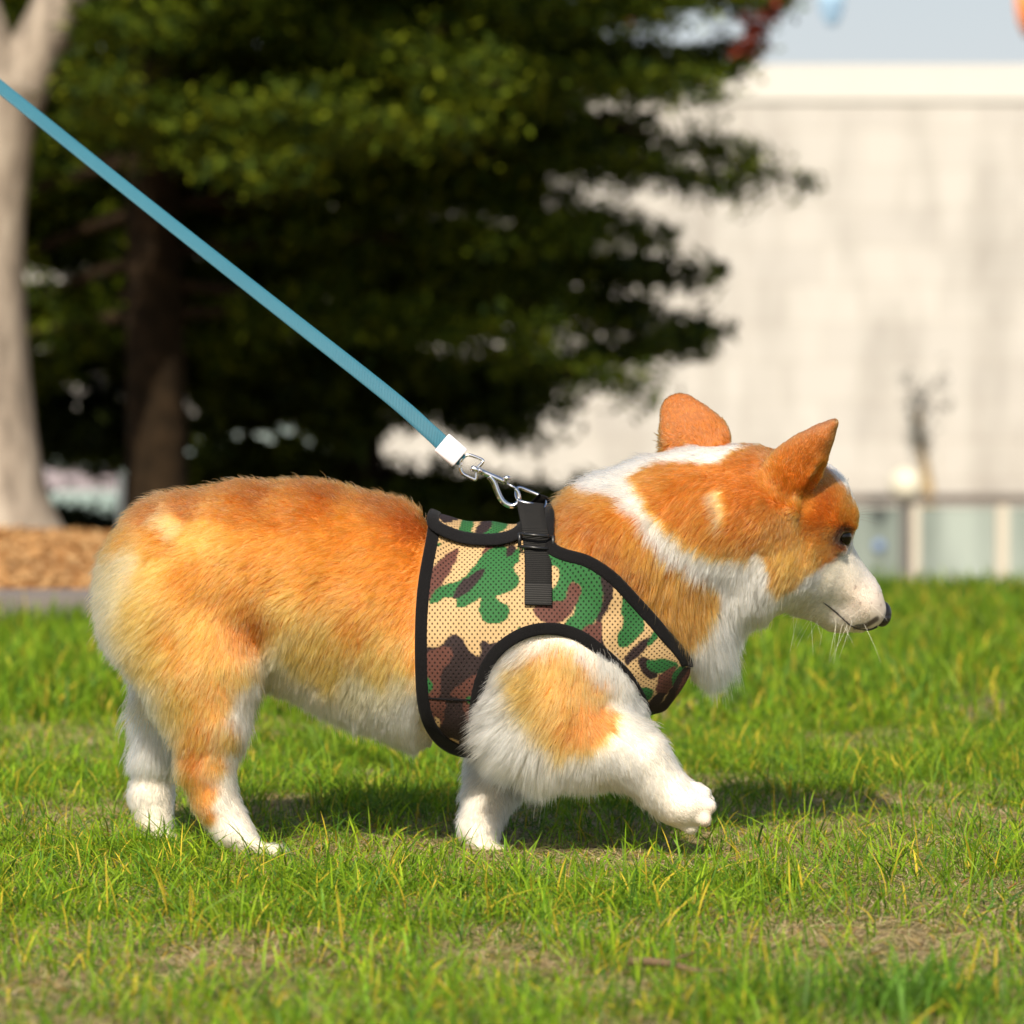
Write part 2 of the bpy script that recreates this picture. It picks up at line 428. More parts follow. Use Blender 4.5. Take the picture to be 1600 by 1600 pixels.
    MB().tube([(0, 0, gz - r * 1.05), (0, 0, gz - r * .86)], [.05, .07], 16).obj('collar', simple('lamp_collar', (.10, .09, .08), .5), lp)
    tag(lp, 'cream globe lamp on a short dark post by the glass balustrade', 'lamp')

    # slim sapling in front of the wall
    Ds = 25.0 - D0; t = empty('sapling', tuple(W(1450, 800, Ds)[:2]) + (-1.2,))
    o0 = np.array(t.location)
    pth = [W(1462, 900, Ds) - o0, W(1450, 760, Ds) - o0, W(1440, 700, Ds) - o0, W(1436, 640, Ds) - o0]
    pth[0][2] = 0
    MB().tube(pth, [.05, .04, .03, .015], 8).obj('trunk', simple('tan_bark', (.42, .30, .15), .9), t)
    n = 420; V = []; 
    cc = []
    for (px, py, rx, rz, k) in ((1432, 650, 20, 45, 260), (1438, 690, 16, 20, 170), (1420, 590, 12, 18, 30), (1445, 608, 8, 16, 20), (1474, 600, 9, 35, 45), (1478, 640, 8, 14, 20), (1463, 665, 7, 10, 10)):
        q = W(px, py, Ds) - o0; s_ = m_per_px(Ds)
        for _ in range(k): cc.append(q + rng.normal(0, 1, 3) * np.array((rx * s_ * .55, .12, rz * s_ * .55)))
    cc = np.array(cc); o = leafcloud('crown', cc, .05, np.array([[.09, .115, .11], [.22, .23, .20], [.04, .055, .06]]), t, .5)
    b = MB()
    for (px, py) in ((1420, 590), (1446, 605), (1474, 585), (1478, 640)):
        b.tube([pth[3], (pth[3] + (W(px, py, Ds) - o0)) / 2 + np.array((0, 0, .03)), W(px, py, Ds) - o0], [.014, .009, .004], 6)
    b.obj('branch', simple('grey_twig', (.2, .18, .16), .9), t)
    tag(t, 'slim sapling with a tan trunk and sparse grey crown before the wall', 'tree')

    # pennants on a cord above
    Dp = 19.0 - D0
    zc = W(0, -14, Dp)[2]
    cordx = [W(-900, 0, Dp)[0], W(2500, 0, Dp)[0]]
    pts = [(cordx[0] + (cordx[1] - cordx[0]) * t, Dp, zc - .04 * math.sin(t * math.pi * 11) ** 2 + .03) for t in np.linspace(0, 1, 90)]
    tag(MB().tube(pts, .004, 6).obj('bunting_cord', simple('cord', (.5, .5, .5), .8)), 'thin cord of the bunting strung high in front of the building', 'cord')
    for (px, py1, wd, c1, c2, lab) in ((268, 34, 30, (.75, .60, .08), None, 'yellow pennant showing through the upper left of the conifer'),
                                (980, 44, 34, (.85, .28, .30), None, 'pink pennant showing between the conifer branch tips'),
                                (1300, 40, 40, (.45, .66, .86), (.72, .80, .88), 'light blue pennant hanging in the clear sky right of the conifer'),
                                (1612, 58, 52, (.9, .32, .10), None, 'orange pennant at the right edge of the sky')):
        a = W(px - wd / 2, 0, Dp); c = W(px + wd / 2, 0, Dp); z1 = W(0, py1, Dp)[2]
        V = []; Fq = []
        prof = [(0, 1), (.35, 1), (.7, .8), (1, .35)]
        for k, (t, s_) in enumerate(prof):
            z = zc + (z1 - zc) * t; xm = (a[0] + c[0]) / 2; hw = (c[0] - a[0]) / 2 * s_
            y = Dp + .02 * math.sin(t * 4 + px)
            V += [(xm - hw, y, z), (xm + hw, y + .015, z), (xm + hw, y + .021, z), (xm - hw, y + .006, z)]
        for k in range(len(prof) - 1):
            for j in range(4): Fq.append((k * 4 + j, k * 4 + (j + 1) % 4, k * 4 + 4 + (j + 1) % 4, k * 4 + 4 + j))
        Fq += [(0, 3, 2, 1), (12, 13, 14, 15)]
        o = mesh_obj('pennant', V, Fq, simple('pennant_cloth', c1, .8, trans=.3, nvar=.1)); tag(o, lab, 'pennant', 'pennants hung on the cord across the sky')

    # short white marker post between the trunks
    Dw = 12.2 - D0; p = W(193, 800, Dw)
    z0 = float(terrain(p[0], Dw)); zt = W(193, 742, Dw)[2]; r = 9.5 * m_per_px(Dw)
    tag(MB().tube([(p[0], Dw, z0 - .05), (p[0], Dw, zt - .01), (p[0], Dw, zt)], [r, r, r * .6], 16).obj('marker_post', simple('white_post_paint', (.62, .66, .62), .5, nvar=.1)),
        'short white marker post beside the dark conifer trunk', 'post')

    # parked car behind, mostly hidden by the trunks
    car_y = 26 - D0
    car(W(150, 800, car_y)[0] + .35, car_y)

def leafcloud(name, centres, size, cols, parent, trans=.3, mat=None, flat=.35, per=1, aspect=.42, spread=0.0, amat={}):
    n = len(centres) * per
    c = np.repeat(centres, per, 0)
    if spread: c = c + rng.normal(0, spread, (n, 3)) * np.array((1, 1, .45))
    a = rng.uniform(0, 2 * np.pi, n); s = size * rng.uniform(.55, 1.35, n)
    t1 = np.column_stack([np.cos(a), np.sin(a), rng.normal(-.15, flat, n)]) * s[:, None]
    t2 = np.column_stack([-np.sin(a), np.cos(a), rng.normal(0, flat, n)]) * (s * aspect)[:, None]
    V = np.stack([c - t1 * .5, c - t2 * .5, c + t1 * .5, c + t2 * .5], 1).reshape(-1, 3)
    k = rng.integers(0, len(cols), n); C = cols[k] * rng.uniform(.75, 1.25, (n, 1))
    if mat is None:
        if trans not in amat: amat[trans] = vcol_mat('leaf', .75, .12, trans=trans, var=.1)
        mat = amat[trans]
    return mesh_obj(name, V, np.arange(4 * n).reshape(n, 4), mat, parent, False, np.repeat(C, 4, 0))

def car(cx, cy):
    t = empty('parked_car', (cx, cy, -1.2))
    paint = NM('mint_car_paint').bsdf((.20, .27, .255), .5); glass = NM('car_glass').bsdf((.16, .13, .15), .08)
    def prism(name, prof, hw, mat, top=None):
        b = MB(); n = len(prof); V = []; Fc = []
        for s_ in (-1, 1):
            for (x, z) in prof:
                q = 1 - .18 * smooth(.85, 1.45, np.array(z)); V.append((x, s_ * hw * float(q), z))
        Fc.append(tuple(range(n))); Fc.append(tuple(range(2 * n - 1, n - 1, -1)))
        for i in range(n): Fc.append((i, n + i, n + (i + 1) % n, (i + 1) % n))
        b.add(V, Fc); return b.obj(name, mat, t, False)
    body = [(-2.1, .3), (-2.12, .7), (-2.0, .88), (-1.35, .93), (-.75, 1.40), (-.3, 1.46), (.7, 1.45), (1.2, 1.3), (1.85, .95), (2.1, .85), (2.15, .4), (2.05, .28),
            (1.75, .28), (1.6, .55), (1.3, .65), (1.0, .55), (.85, .28), (-.9, .28), (-1.05, .55), (-1.35, .65), (-1.65, .55), (-1.8, .28)]
    prism('body', body, .86, paint)
    for prof in ([(-1.12, .96), (-.70, 1.34), (-.1, 1.39), (-.1, .96)], [(-.02, .96), (-.02, 1.39), (.65, 1.38), (1.05, 1.25), (1.3, .98)]):
        for sd_ in (-1, 1):
            V = []
            for (x, z) in prof:
                q = .86 * (1 - .18 * float(smooth(.85, 1.45, np.array(z)))); V += [(x, sd_ * (q + .004), z), (x, sd_ * (q - .02), z)]
            n = len(prof); Fc = [tuple(range(0, 2 * n, 2)), tuple(range(2 * n - 1, 0, -2))] + [(2 * i, 2 * i + 1, (2 * i + 3) % (2 * n), (2 * i + 2) % (2 * n)) for i in range(n)]
            mesh_obj('window', V, Fc, glass, t, False)
    rub = simple('tyre_rubber', (.02, .02, .02), .9); rim = simple('wheel_rim', (.4, .4, .42), .3, metal=.8)
    for x in (-1.35, 1.3):
        for s_ in (-1, 1):
            w = MB().tube([(x, s_ * .70, .31), (x, s_ * .88, .31)], .31, 24, up=(0, 0, 1)).obj('wheel', rub, t)
            MB().tube([(x, s_ * .86, .31), (x, s_ * .89, .31)], .19, 20, up=(0, 0, 1)).obj('rim', rim, w)
    for s_ in (-.62, .62):
        MB().box((-2.13, s_ - .14, .68), (-2.05, s_ + .14, .82)).obj('tail_light', simple('red_lens', (.45, .04, .05), .2), t)
        MB().box((2.05, s_ - .16, .62), (2.16, s_ + .16, .76)).obj('headlight', simple('clear_lens', (.7, .7, .7), .1), t)
    tag(t, 'pale mint parked car mostly hidden behind the tree trunks', 'car')
    # red flowering bush box behind the car
    pc = np.array((cx - .35, cy + 1.4, -1.2)); b = empty('flower_bush', tuple(pc))
    q = rng.normal(0, 1, (500, 3)) * np.array((.28, .2, .42)) + np.array((0, 0, .92))
    leafcloud('foliage', q, .09, np.array([[.10, .14, .08], [.25, .05, .08], [.14, .2, .12]]), b)
    MB().tube([(0, 0, 0), (.03, 0, .8)], [.03, .02], 7).obj('stem', simple('bush_stem', (.12, .08, .05), .9), b)
    tag(b, 'dark bush with red blossoms behind the mint car', 'bush')

def conifer(px, D, label, zlo, zhi, rad, ntier, bark, cols, seed, front_clear=0, leaf=.05, trunk_r=.10, lean=0, right_only=None, dead=False, gap=.30):
    r_ = np.random.default_rng(seed)
    Y = D - D0; bx = W(px, 700, Y)[0]; z0 = float(terrain(bx, Y)); root = empty('conifer', (bx, Y, z0))
    H = zhi + 1.2
    MB().tube([(0, 0, -.05), (.0, 0, .08), (.01, 0, .5), (lean, 0, 1.5), (lean * 1.5, 0, H)], [trunk_r * 1.35, trunk_r * 1.1, trunk_r, trunk_r * .85, .01], 16).obj('trunk', bark, root)
    br = MB(); cen = []
    for k in range(ntier):
        z = zlo + (zhi - zlo) * (k / ntier) ** .9 + r_.normal(0, .05)
        na = r_.integers(5, 8)
        a0 = r_.uniform(0, 6.28)
        for j in range(na):
            a = a0 + j * 2 * np.pi / na + r_.normal(0, .25)
            dx, dy = math.cos(a), math.sin(a)
            if dy < -.35 and z < front_clear and dx < .72: continue
            if dx < -.25 and dy < .35 and px > 0 and front_clear: continue
            L = rad(z) * r_.uniform(.72, 1.08)
            pitch = r_.uniform(-.18, .34)
            pts = []
            for t in np.linspace(0, 1, 7):
                pts.append(np.array((dx * L * t, dy * L * t, z - z0 + L * (pitch * t - .20 * t * t + .08 * t ** 4))))
            br.tube(pts, [.022 * (1 - .85 * t) + .002 for t in np.linspace(0, 1, 7)], 5)
            side = np.array((-dy, dx, 0))
            ns = int(12 + L * 16)
            for s_ in range(ns):
                t = r_.uniform(.10, 1.0) ** .8; b = pts[0] * (1 - t) + pts[-1] * t; b[2] = np.interp(t, np.linspace(0, 1, 7), [q[2] for q in pts])
                l2 = (.12 + .42 * L * .5 * (1 - t) ** .7 * (1 if t > .2 else t * 5)) * r_.uniform(.5, 1.1); sg = r_.choice((-1, 1))
                d2 = side * sg * .8 + np.array((dx, dy, 0)) * .65 + np.array((0, 0, r_.normal(-.10, .12)))
                m_ = int(6 + l2 * 34)
                for q in range(m_):
                    u = r_.random(); cen.append(b + d2 * l2 * u + r_.normal(0, 1, 3) * np.array((.04, .04, .032)))
    br.obj('branches', bark, root)
    cen = np.array(cen)
    nn = fbm(cen + seed, 2.6, seed, 3); cen = cen[nn > gap]
    if front_clear: cen = cen[~((cen[:, 0] < -.05) & (cen[:, 1] < -.7))]
    leafcloud('foliage', cen, leaf, cols, root, .22, per=6 if leaf < .04 else 4, spread=.03, flat=.55)
    if dead:
        o0 = np.array((bx, Y, z0))
        for (a, b, n) in (((1150, 85), (1185, 45), 60), ((1180, 50), (1222, 3), 60), ((1165, 20), (1180, 80), 40)):
            A, B = W(*a, Y) - o0, W(*b, Y) - o0
            q = [A + (B - A) * u + r_.normal(0, .013, 3) for u in r_.random(n * 2)]
            leafcloud('dead_sprig', np.array(q), .045, np.array([[.32, .07, .045], [.20, .05, .03]]), root, .2)
    tag(root, label, 'tree'); return root

def build_trees():
    bark = NM('dark_bark'); v = bark.noise(18, 6); bark = bark.bsdf(bark.ramp(v, [(.3, (.010, .007, .004)), (.7, (.034, .021, .011))]), .95, spec=.1, bump=v, bstr=.8, bdist=.02)
    cols = np.array([[.085, .115, .005], [.14, .165, .008], [.045, .075, .007], [.018, .034, .007], [.060, .092, .006]])
    dk = np.array([[.018, .028, .007], [.028, .038, .007], [.012, .02, .006]]); md = np.array([[.055, .072, .006], [.030, .045, .006], [.015, .025, .006], [.08, .095, .007]])
    def rad(z):
        return np.interp(z, [.1, .5, .9, 1.2, 1.6, 2.1, 2.7, 3.6, 4.6], [.85, 1.25, 1.72, 1.95, 2.0, 1.98, 1.75, 1.1, .15])
    conifer(240, 12.0, 'large dark conifer with a brown trunk standing behind the corgi', .55, 4.6, rad, 42, bark, cols, 3, leaf=.036, front_clear=1.12, trunk_r=.098, dead=True, gap=.22)
    def rad2(z): return np.interp(z, [-.2, .4, 1.2, 2.2, 4.0], [.75, 1.15, 1.35, 1.3, .1])
    conifer(560, 13.6, 'shaded low conifer standing behind the large conifer', -.3, 3.9, rad2, 26, bark, md, 5, trunk_r=.08, leaf=.06, gap=.18)
    conifer(-60, 13.9, 'black green conifer behind the pale forked trunk', .02, 3.9, rad2, 22, bark, dk, 8, trunk_r=.08, leaf=.06)
    # forked pale tree on the left
    D = 10.9; Y = D - D0
    bx = W(-8, 800, Y)[0]; z0 = float(terrain(bx, Y)); t = empty('forked_tree', (bx, Y, z0)); o0 = np.array((bx, Y, z0))
    m = NM('pale_bark'); tc = m.n('ShaderNodeTexCoord').outputs['Object']; mp = m.n('ShaderNodeMapping'); m.l(tc, mp.inputs[0]); mp.inputs['Scale'].default_value = (1, 1, .35)
    v = m.noise(16, 6, mp.outputs[0], .6)
    bk = m.bsdf(m.ramp(v, [(.3, (.13, .11, .088)), (.5, (.27, .225, .18)), (.72, (.40, .345, .28))]), .9, spec=.2, bump=v, bstr=.6, bdist=.02)
    def q(px, py, dy=0): return W(px, py, Y + dy) - o0
    pts = spline([q(-8, 900), q(-10, 835), q(-14, 760), q(-18, 650), q(-22, 500), q(-18, 350), q(-10, 220), q(0, 130)], 5)
    s_ = m_per_px(Y)
    rr = np.interp(np.linspace(0, 1, len(pts)), [0, .08, .16, .26, .4, .7, .86, 1], np.array([175, 140, 108, 88, 74, 56, 62, 70]) * s_)
    trunk = MB().tube(pts, rr, 20)
    trunk.tube(spline([q(15, 175), q(45, 100), q(85, 20), q(130, -90), q(170, -260), q(180, -600)], 5), np.interp(np.linspace(0, 1, 26), [0, .3, .7, 1], np.array([50, 42, 34, 14]) * s_), 16)
    trunk.tube(spline([q(-10, 160), q(-30, 60), q(-60, -60), q(-110, -250), q(-150, -600)], 5), np.interp(np.linspace(0, 1, 21), [0, .3, 1], np.array([58, 44, 14]) * s_), 16)
    for (a, b) in (((170, -300), (330, -640)), ((175, -420), (80, -800)), ((-110, -250), (-320, -620)), ((-130, -400), (-40, -760))):
        A, B = q(*a), q(*b, .3); trunk.tube([A, (A + B) / 2 + np.array((0, 0, .08)), B], [.03, .02, .006], 8)
    trunk.obj('trunk', bk, t)
    cc = []
    for (px, py) in ((330, -700), (80, -850), (-320, -700), (-40, -850), (170, -900)):
        cc.append(q(px, py) + rng.normal(0, .32, (160, 3)))
    leafcloud('crown', np.concatenate(cc), .07, np.array([[.06, .10, .02], [.09, .13, .03]]), t)
    tag(t, 'pale barked tree forking near the top at the left edge', 'tree')
build_ground(); build_background(); build_trees(); build_grass()
# ------------------------------------------------------------------ the corgi
def tube_sd(P, a, b, ra, rb):
    """a,b points; ra,rb = (in-plane radius, lateral radius)"""
    ab = b - a; L = ab @ ab
    t = np.clip(((P - a) @ ab) / L, 0, 1) if L > 1e-12 else np.zeros(len(P))
    d = P - (a + t[:, None] * ab)
    rp = ra[0] + t * (rb[0] - ra[0]); rl = ra[1] + t * (rb[1] - ra[1])
    q = np.sqrt((d[:, 1] / rl) ** 2 + (d[:, 0] ** 2 + d[:, 2] ** 2) / rp ** 2) + 1e-9
    r = np.sqrt((d ** 2).sum(1)) + 1e-9
    return np.maximum(r * (1 - 1 / q), -np.minimum(rp, rl))
def smin(a, b, k):
    h = np.clip(.5 + .5 * (b - a) / k, 0, 1); return b + (a - b) * h - k * h * (1 - h)
class Grid:
    def __init__(s, lo, hi, h):
        s.lo = np.array(lo, float); s.h = h; s.n = np.ceil((np.array(hi) - s.lo) / h).astype(int) + 1
        s.v = np.full(s.n, .06, dtype=np.float64)
    def box(s, lo, hi):
        a = np.clip(np.floor((lo - s.lo) / s.h).astype(int), 0, s.n - 1); b = np.clip(np.ceil((hi - s.lo) / s.h).astype(int) + 1, 1, s.n)
        sl = tuple(slice(i, j) for i, j in zip(a, b))
        g = np.stack(np.meshgrid(*[s.lo[k] + s.h * np.arange(a[k], b[k]) for k in range(3)], indexing='ij'), -1)
        return sl, g.reshape(-1, 3), g.shape[:3]
    def chain(s, nodes, k=.012, sub=False, mode='add'):
        for i in range(max(len(nodes) - 1, 1)):
            A, ra = nodes[i]; B, rb = nodes[min(i + 1, len(nodes) - 1)]
            m = max(ra[0], ra[1], rb[0], rb[1]) + .03
            sl, g, sh = s.box(np.minimum(A, B) - m, np.maximum(A, B) + m)
            d = tube_sd(g, A, B, ra, rb).reshape(sh)
            s.v[sl] = -smin(-s.v[sl], d, k) if sub else smin(s.v[sl], d, k)
    def sample(s, P):
        q = (P - s.lo) / s.h; i = np.clip(np.floor(q).astype(int), 0, s.n - 2); f = q - i; r = 0
        for a in (0, 1):
            for b in (0, 1):
                for c in (0, 1):
                    w = (f[:, 0] if a else 1 - f[:, 0]) * (f[:, 1] if b else 1 - f[:, 1]) * (f[:, 2] if c else 1 - f[:, 2])
                    r = r + w * s.v[i[:, 0] + a, i[:, 1] + b, i[:, 2] + c]
        return r
    def grad(s, P, e=None):
        e = e or s.h * 1.2; g = np.stack([s.sample(P + d) - s.sample(P - d) for d in np.eye(3) * e], 1)
        return g / (np.linalg.norm(g, axis=1, keepdims=True) + 1e-12)
def surface_nets(G, iso=0.0, field=None):
    v = (field if field is not None else G.v) - iso; ins = v < 0
    nx, ny, nz = v.shape
    c = np.zeros((nx - 1, ny - 1, nz - 1), np.int8)
    for a in (0, 1):
        for b in (0, 1):
            for d in (0, 1): c += ins[a:nx - 1 + a, b:ny - 1 + b, d:nz - 1 + d]
    act = (c > 0) & (c < 8); idx = np.full(act.shape, -1, np.int64); cells = np.argwhere(act); idx[act] = np.arange(len(cells))
    acc = np.zeros((len(cells), 3)); cnt = np.zeros(len(cells))
    offs = [(a, b, d) for a in (0, 1) for b in (0, 1) for d in (0, 1)]
    for ax in range(3):
        for o in offs:
            if o[ax]: continue
            o2 = list(o); o2[ax] = 1
            A = v[cells[:, 0] + o[0], cells[:, 1] + o[1], cells[:, 2] + o[2]]; B = v[cells[:, 0] + o2[0], cells[:, 1] + o2[1], cells[:, 2] + o2[2]]
            x = (A < 0) != (B < 0); t = np.where(x, A / np.where(x, A - B, 1), 0)
            p = np.tile(np.array(o, float), (len(cells), 1)); p[:, ax] += t
            acc += p * x[:, None]; cnt += x
    V = G.lo + G.h * (cells + acc / cnt[:, None])
    Q = []
    for ax in range(3):
        u, w = (ax + 1) % 3, (ax + 2) % 3
        sl0 = [slice(None)] * 3; sl1 = [slice(None)] * 3; sl0[ax] = slice(0, -1); sl1[ax] = slice(1, None)
        e0 = ins[tuple(sl0)]; e1 = ins[tuple(sl1)]; ed = np.argwhere(e0 != e1)
        ed = ed[(ed[:, u] > 0) & (ed[:, w] > 0) & (ed[:, u] < v.shape[u] - 1) & (ed[:, w] < v.shape[w] - 1)]
        s0 = e0[ed[:, 0], ed[:, 1], ed[:, 2]]
        def cell(du, dw): q = ed.copy(); q[:, u] -= du; q[:, w] -= dw; return idx[q[:, 0], q[:, 1], q[:, 2]]
        q = np.stack([cell(1, 1), cell(0, 1), cell(0, 0), cell(1, 0)], 1)
        q[~s0] = q[~s0][:, ::-1]; Q.append(q)
    Q = np.concatenate(Q); Q = Q[(Q >= 0).all(1)]
    return V, Q

def N(px, py, Y, rp, rl):
    return (W(px, py, Y), (rp * m_per_px(Y), rl))
HG = .0021
lo = W(130, 800, 0); hi = W(1410, 800, 0)
G = Grid((lo[0] - .01, -.135, -.006), (hi[0] + .01, .16, .44), HG)
# trunk, chest and neck
torso = [N(238, 950, 0, 72, .05), N(290, 903, 0, 125, .073), N(380, 905, 0, 143, .080), N(480, 912, 0, 152, .084), N(580, 943, 0, 160, .087), N(680, 1002, 0, 149, .090),
         N(780, 1003, 0, 162, .091), N(870, 1000, 0, 143, .088), N(950, 985, 0, 126, .075), N(1000, 1008, 0, 92, .058)]
G.chain(torso, .012)
neck = [N(930, 890, 0, 102, .078), N(970, 868, 0, 118, .074), N(1050, 836, .004, 116, .068), N(1120, 812, .010, 108, .062), N(1180, 800, .016, 92, .060)]
G.chain(neck, .02)
G.chain([N(1030, 930, .006, 100, .062), N(1068, 950, .010, 70, .052), N(1094, 984, .012, 34, .034)], .02)
# the harness presses the coat flat over the withers
gX, gY, gZ = np.meshgrid(*[G.lo[k] + HG * np.arange(G.n[k]) for k in range(3)], indexing='ij')
_x = np.array([W(x, 800, 0)[0] for x in (600, 640, 668, 700, 770, 842, 860, 884)]); _z = np.array([W(800, y, 0)[2] for y in (690, 784, 820, 824, 819, 824, 796, 690)])
G.v = -smin(-G.v, -(gZ - np.interp(gX, _x, _z)) * .9, .012)
del gX, gY, gZ
GT = Grid(G.lo, G.lo + (G.n - 1) * HG, HG); GT.v = G.v.copy()       # what the harness lies on
# head (turned a little away from the camera)
G.chain([N(1180, 800, .020, 92, .062), N(1245, 806, .026, 88, .058)], .02)
G.chain([N(1262, 792, .030, 62, .050), N(1283, 812, .036, 45, .040)], .015)       # forehead and brow
G.chain([N(1138, 932, .012, 50, .046), N(1182, 900, .014, 52, .050)], .02)
G.chain([N(1215, 880, .018, 68, .056), N(1262, 900, .032, 50, .044)], .02)       # cheek
G.chain([N(1266, 866, .036, 55, .042), N(1300, 904, .046, 46, .034), N(1337, 937, .054, 37, .0255), N(1360, 956, .060, 23, .0195)], .015)   # muzzle
G.chain([N(1262, 930, .036, 34, .028), N(1310, 955, .048, 28, .021), N(1345, 966, .056, 17, .015)], .01)        # lower jaw
G.chain([N(1296, 804, .006, 17, .012), N(1320, 806, .012, 12, .010)], .012)      # near brow ridge
# eye socket
G.chain([N(1321, 839, .000, 13, .008)], .006, sub=True)
# eyelids
G.chain([N(1300, 834, -.006, 5, .003), N(1310, 824, -.006, 7, .0035), N(1322, 820, -.001, 7, .0035), N(1333, 824, .007, 5, .003)], .003)
G.chain([N(1302, 842, -.006, 4, .003), N(1308, 856, -.005, 4.5, .003), N(1320, 860, .000, 4.5, .003)], .003)
# ears
def ear(base, tip, wb, wt, thick, Yb, Yt, curve=0):
    n = 6; out = []
    for i in range(n):
        t = i / (n - 1); x = base[0] + (tip[0] - base[0]) * t + curve * math.sin(t * math.pi); y = base[1] + (tip[1] - base[1]) * t
        w = wb * (1 - t) ** .9 + wt * t + (wb * .22) * math.sin(min(t * 1.35, 1) * math.pi)
        out.append(N(x, y, Yb + (Yt - Yb) * t, w, thick))
    G.chain(out, .010)
ear((1098, 712), (1062, 644), 46, 30, .0055, .062, .082)
ear((1222, 762), (1302, 662), 37, 8, .0085, -.030, -.044, curve=-4)
G.chain([N(1281, 728, -.048, 8, .005), N(1261, 764, -.046, 9, .006), N(1244, 792, -.042, 9, .006), N(1230, 806, -.035, 8, .006)], .004)
G.chain([N(1272, 784, -.048, 27, .015), N(1293, 740, -.053, 17, .013), N(1314, 698, -.058, 8, .009)], .006, sub=True)   # hollow of the near ear
# hind legs
G.chain([N(285, 960, -.046, 108, .042), N(318, 1050, -.056, 84, .037), N(330, 1125, -.060, 52, .027), N(323, 1195, -.060, 38, .021), N(336, 1250, -.060, 29, .017), N(362, 1295, -.061, 25, .015), N(390, 1322, -.062, 20, .018)], .014)
G.chain([N(290, 1010, .045, 84, .038), N(266, 1110, .054, 50, .031), N(247, 1180, .055, 32, .021), N(238, 1240, .055, 27, .016), N(242, 1280, .055, 23, .015), N(252, 1302, .054, 19, .018)], .014)
G.chain([N(225, 1246, .055, 16, .011)], .012)
# near foreleg, lifted and reaching forward
G.chain([N(880, 1050, -.062, 98, .038), N(860, 1112, -.070, 84, .033), N(905, 1152, -.074, 58, .030), N(962, 1168, -.076, 49, .027), N(1003, 1186, -.077, 40, .024), N(1031, 1226, -.077, 33, .0215), N(1062, 1254, -.077, 31, .023), N(1076, 1260, -.077, 31, .024)], .014)
G.chain([N(968, 1100, -.045, 34, .026), N(950, 1080, -.05, 44, .03)], .014)
# far foreleg, standing
G.chain([N(815, 1130, .038, 62, .030), N(782, 1190, .036, 42, .023), N(762, 1245, .022, 31, .018), N(748, 1296, .008, 27, .0165), N(754, 1324, .002, 21, .019)], .014)
# toes: four per paw
def toes(x, y, Y, dx, dy, r, spread, lift=0):
    for i, o in enumerate((-1.5, -.5, .5, 1.5)):
        ex = .78 if abs(o) > 1 else 1
        G.chain([N(x, y, Y + o * spread * .75, r, r * m_per_px(Y)), N(x + dx * ex + lift * o * -.7, y + dy * ex + lift * o, Y + o * spread, r * .92, r * .95 * m_per_px(Y))], .0022)
toes(402, 1326, -.062, 40, 6, 11, .0088)
toes(258, 1308, .054, 14, 5, 11, .0088)
toes(768, 1328, .002, 32, 9, 11.5, .0088)
for (xa, ya, xb, yb, Yt) in ((1086, 1234, 1107, 1244, -.083), (1090, 1252, 1117, 1264, -.091), (1084, 1271, 1109, 1285, -.092), (1066, 1282, 1086, 1297, -.085), (1092, 1246, 1112, 1256, -.070)):
    G.chain([N(xa, ya, Yt, 13, .0068), N(xb * .65 + xa * .35, yb * .65 + ya * .35, Yt, 12.5, .0064)], .0014)
V, Q = surface_nets(G)
# relax
def relax(V, Q, it, lam=.5):
    e = np.concatenate([Q[:, [0, 1]], Q[:, [1, 2]], Q[:, [2, 3]], Q[:, [3, 0]]])
    for _ in range(it):
        s_ = np.zeros_like(V); c_ = np.zeros(len(V))
        for k in range(3): s_[:, k] = np.bincount(e[:, 0], V[e[:, 1], k], len(V)) + np.bincount(e[:, 1], V[e[:, 0], k], len(V))
        c_ = np.bincount(e[:, 0], minlength=len(V)) + np.bincount(e[:, 1], minlength=len(V))
        V = V + lam * (s_ / np.maximum(c_, 1)[:, None] - V)
    return V
V = relax(V, Q, 2)

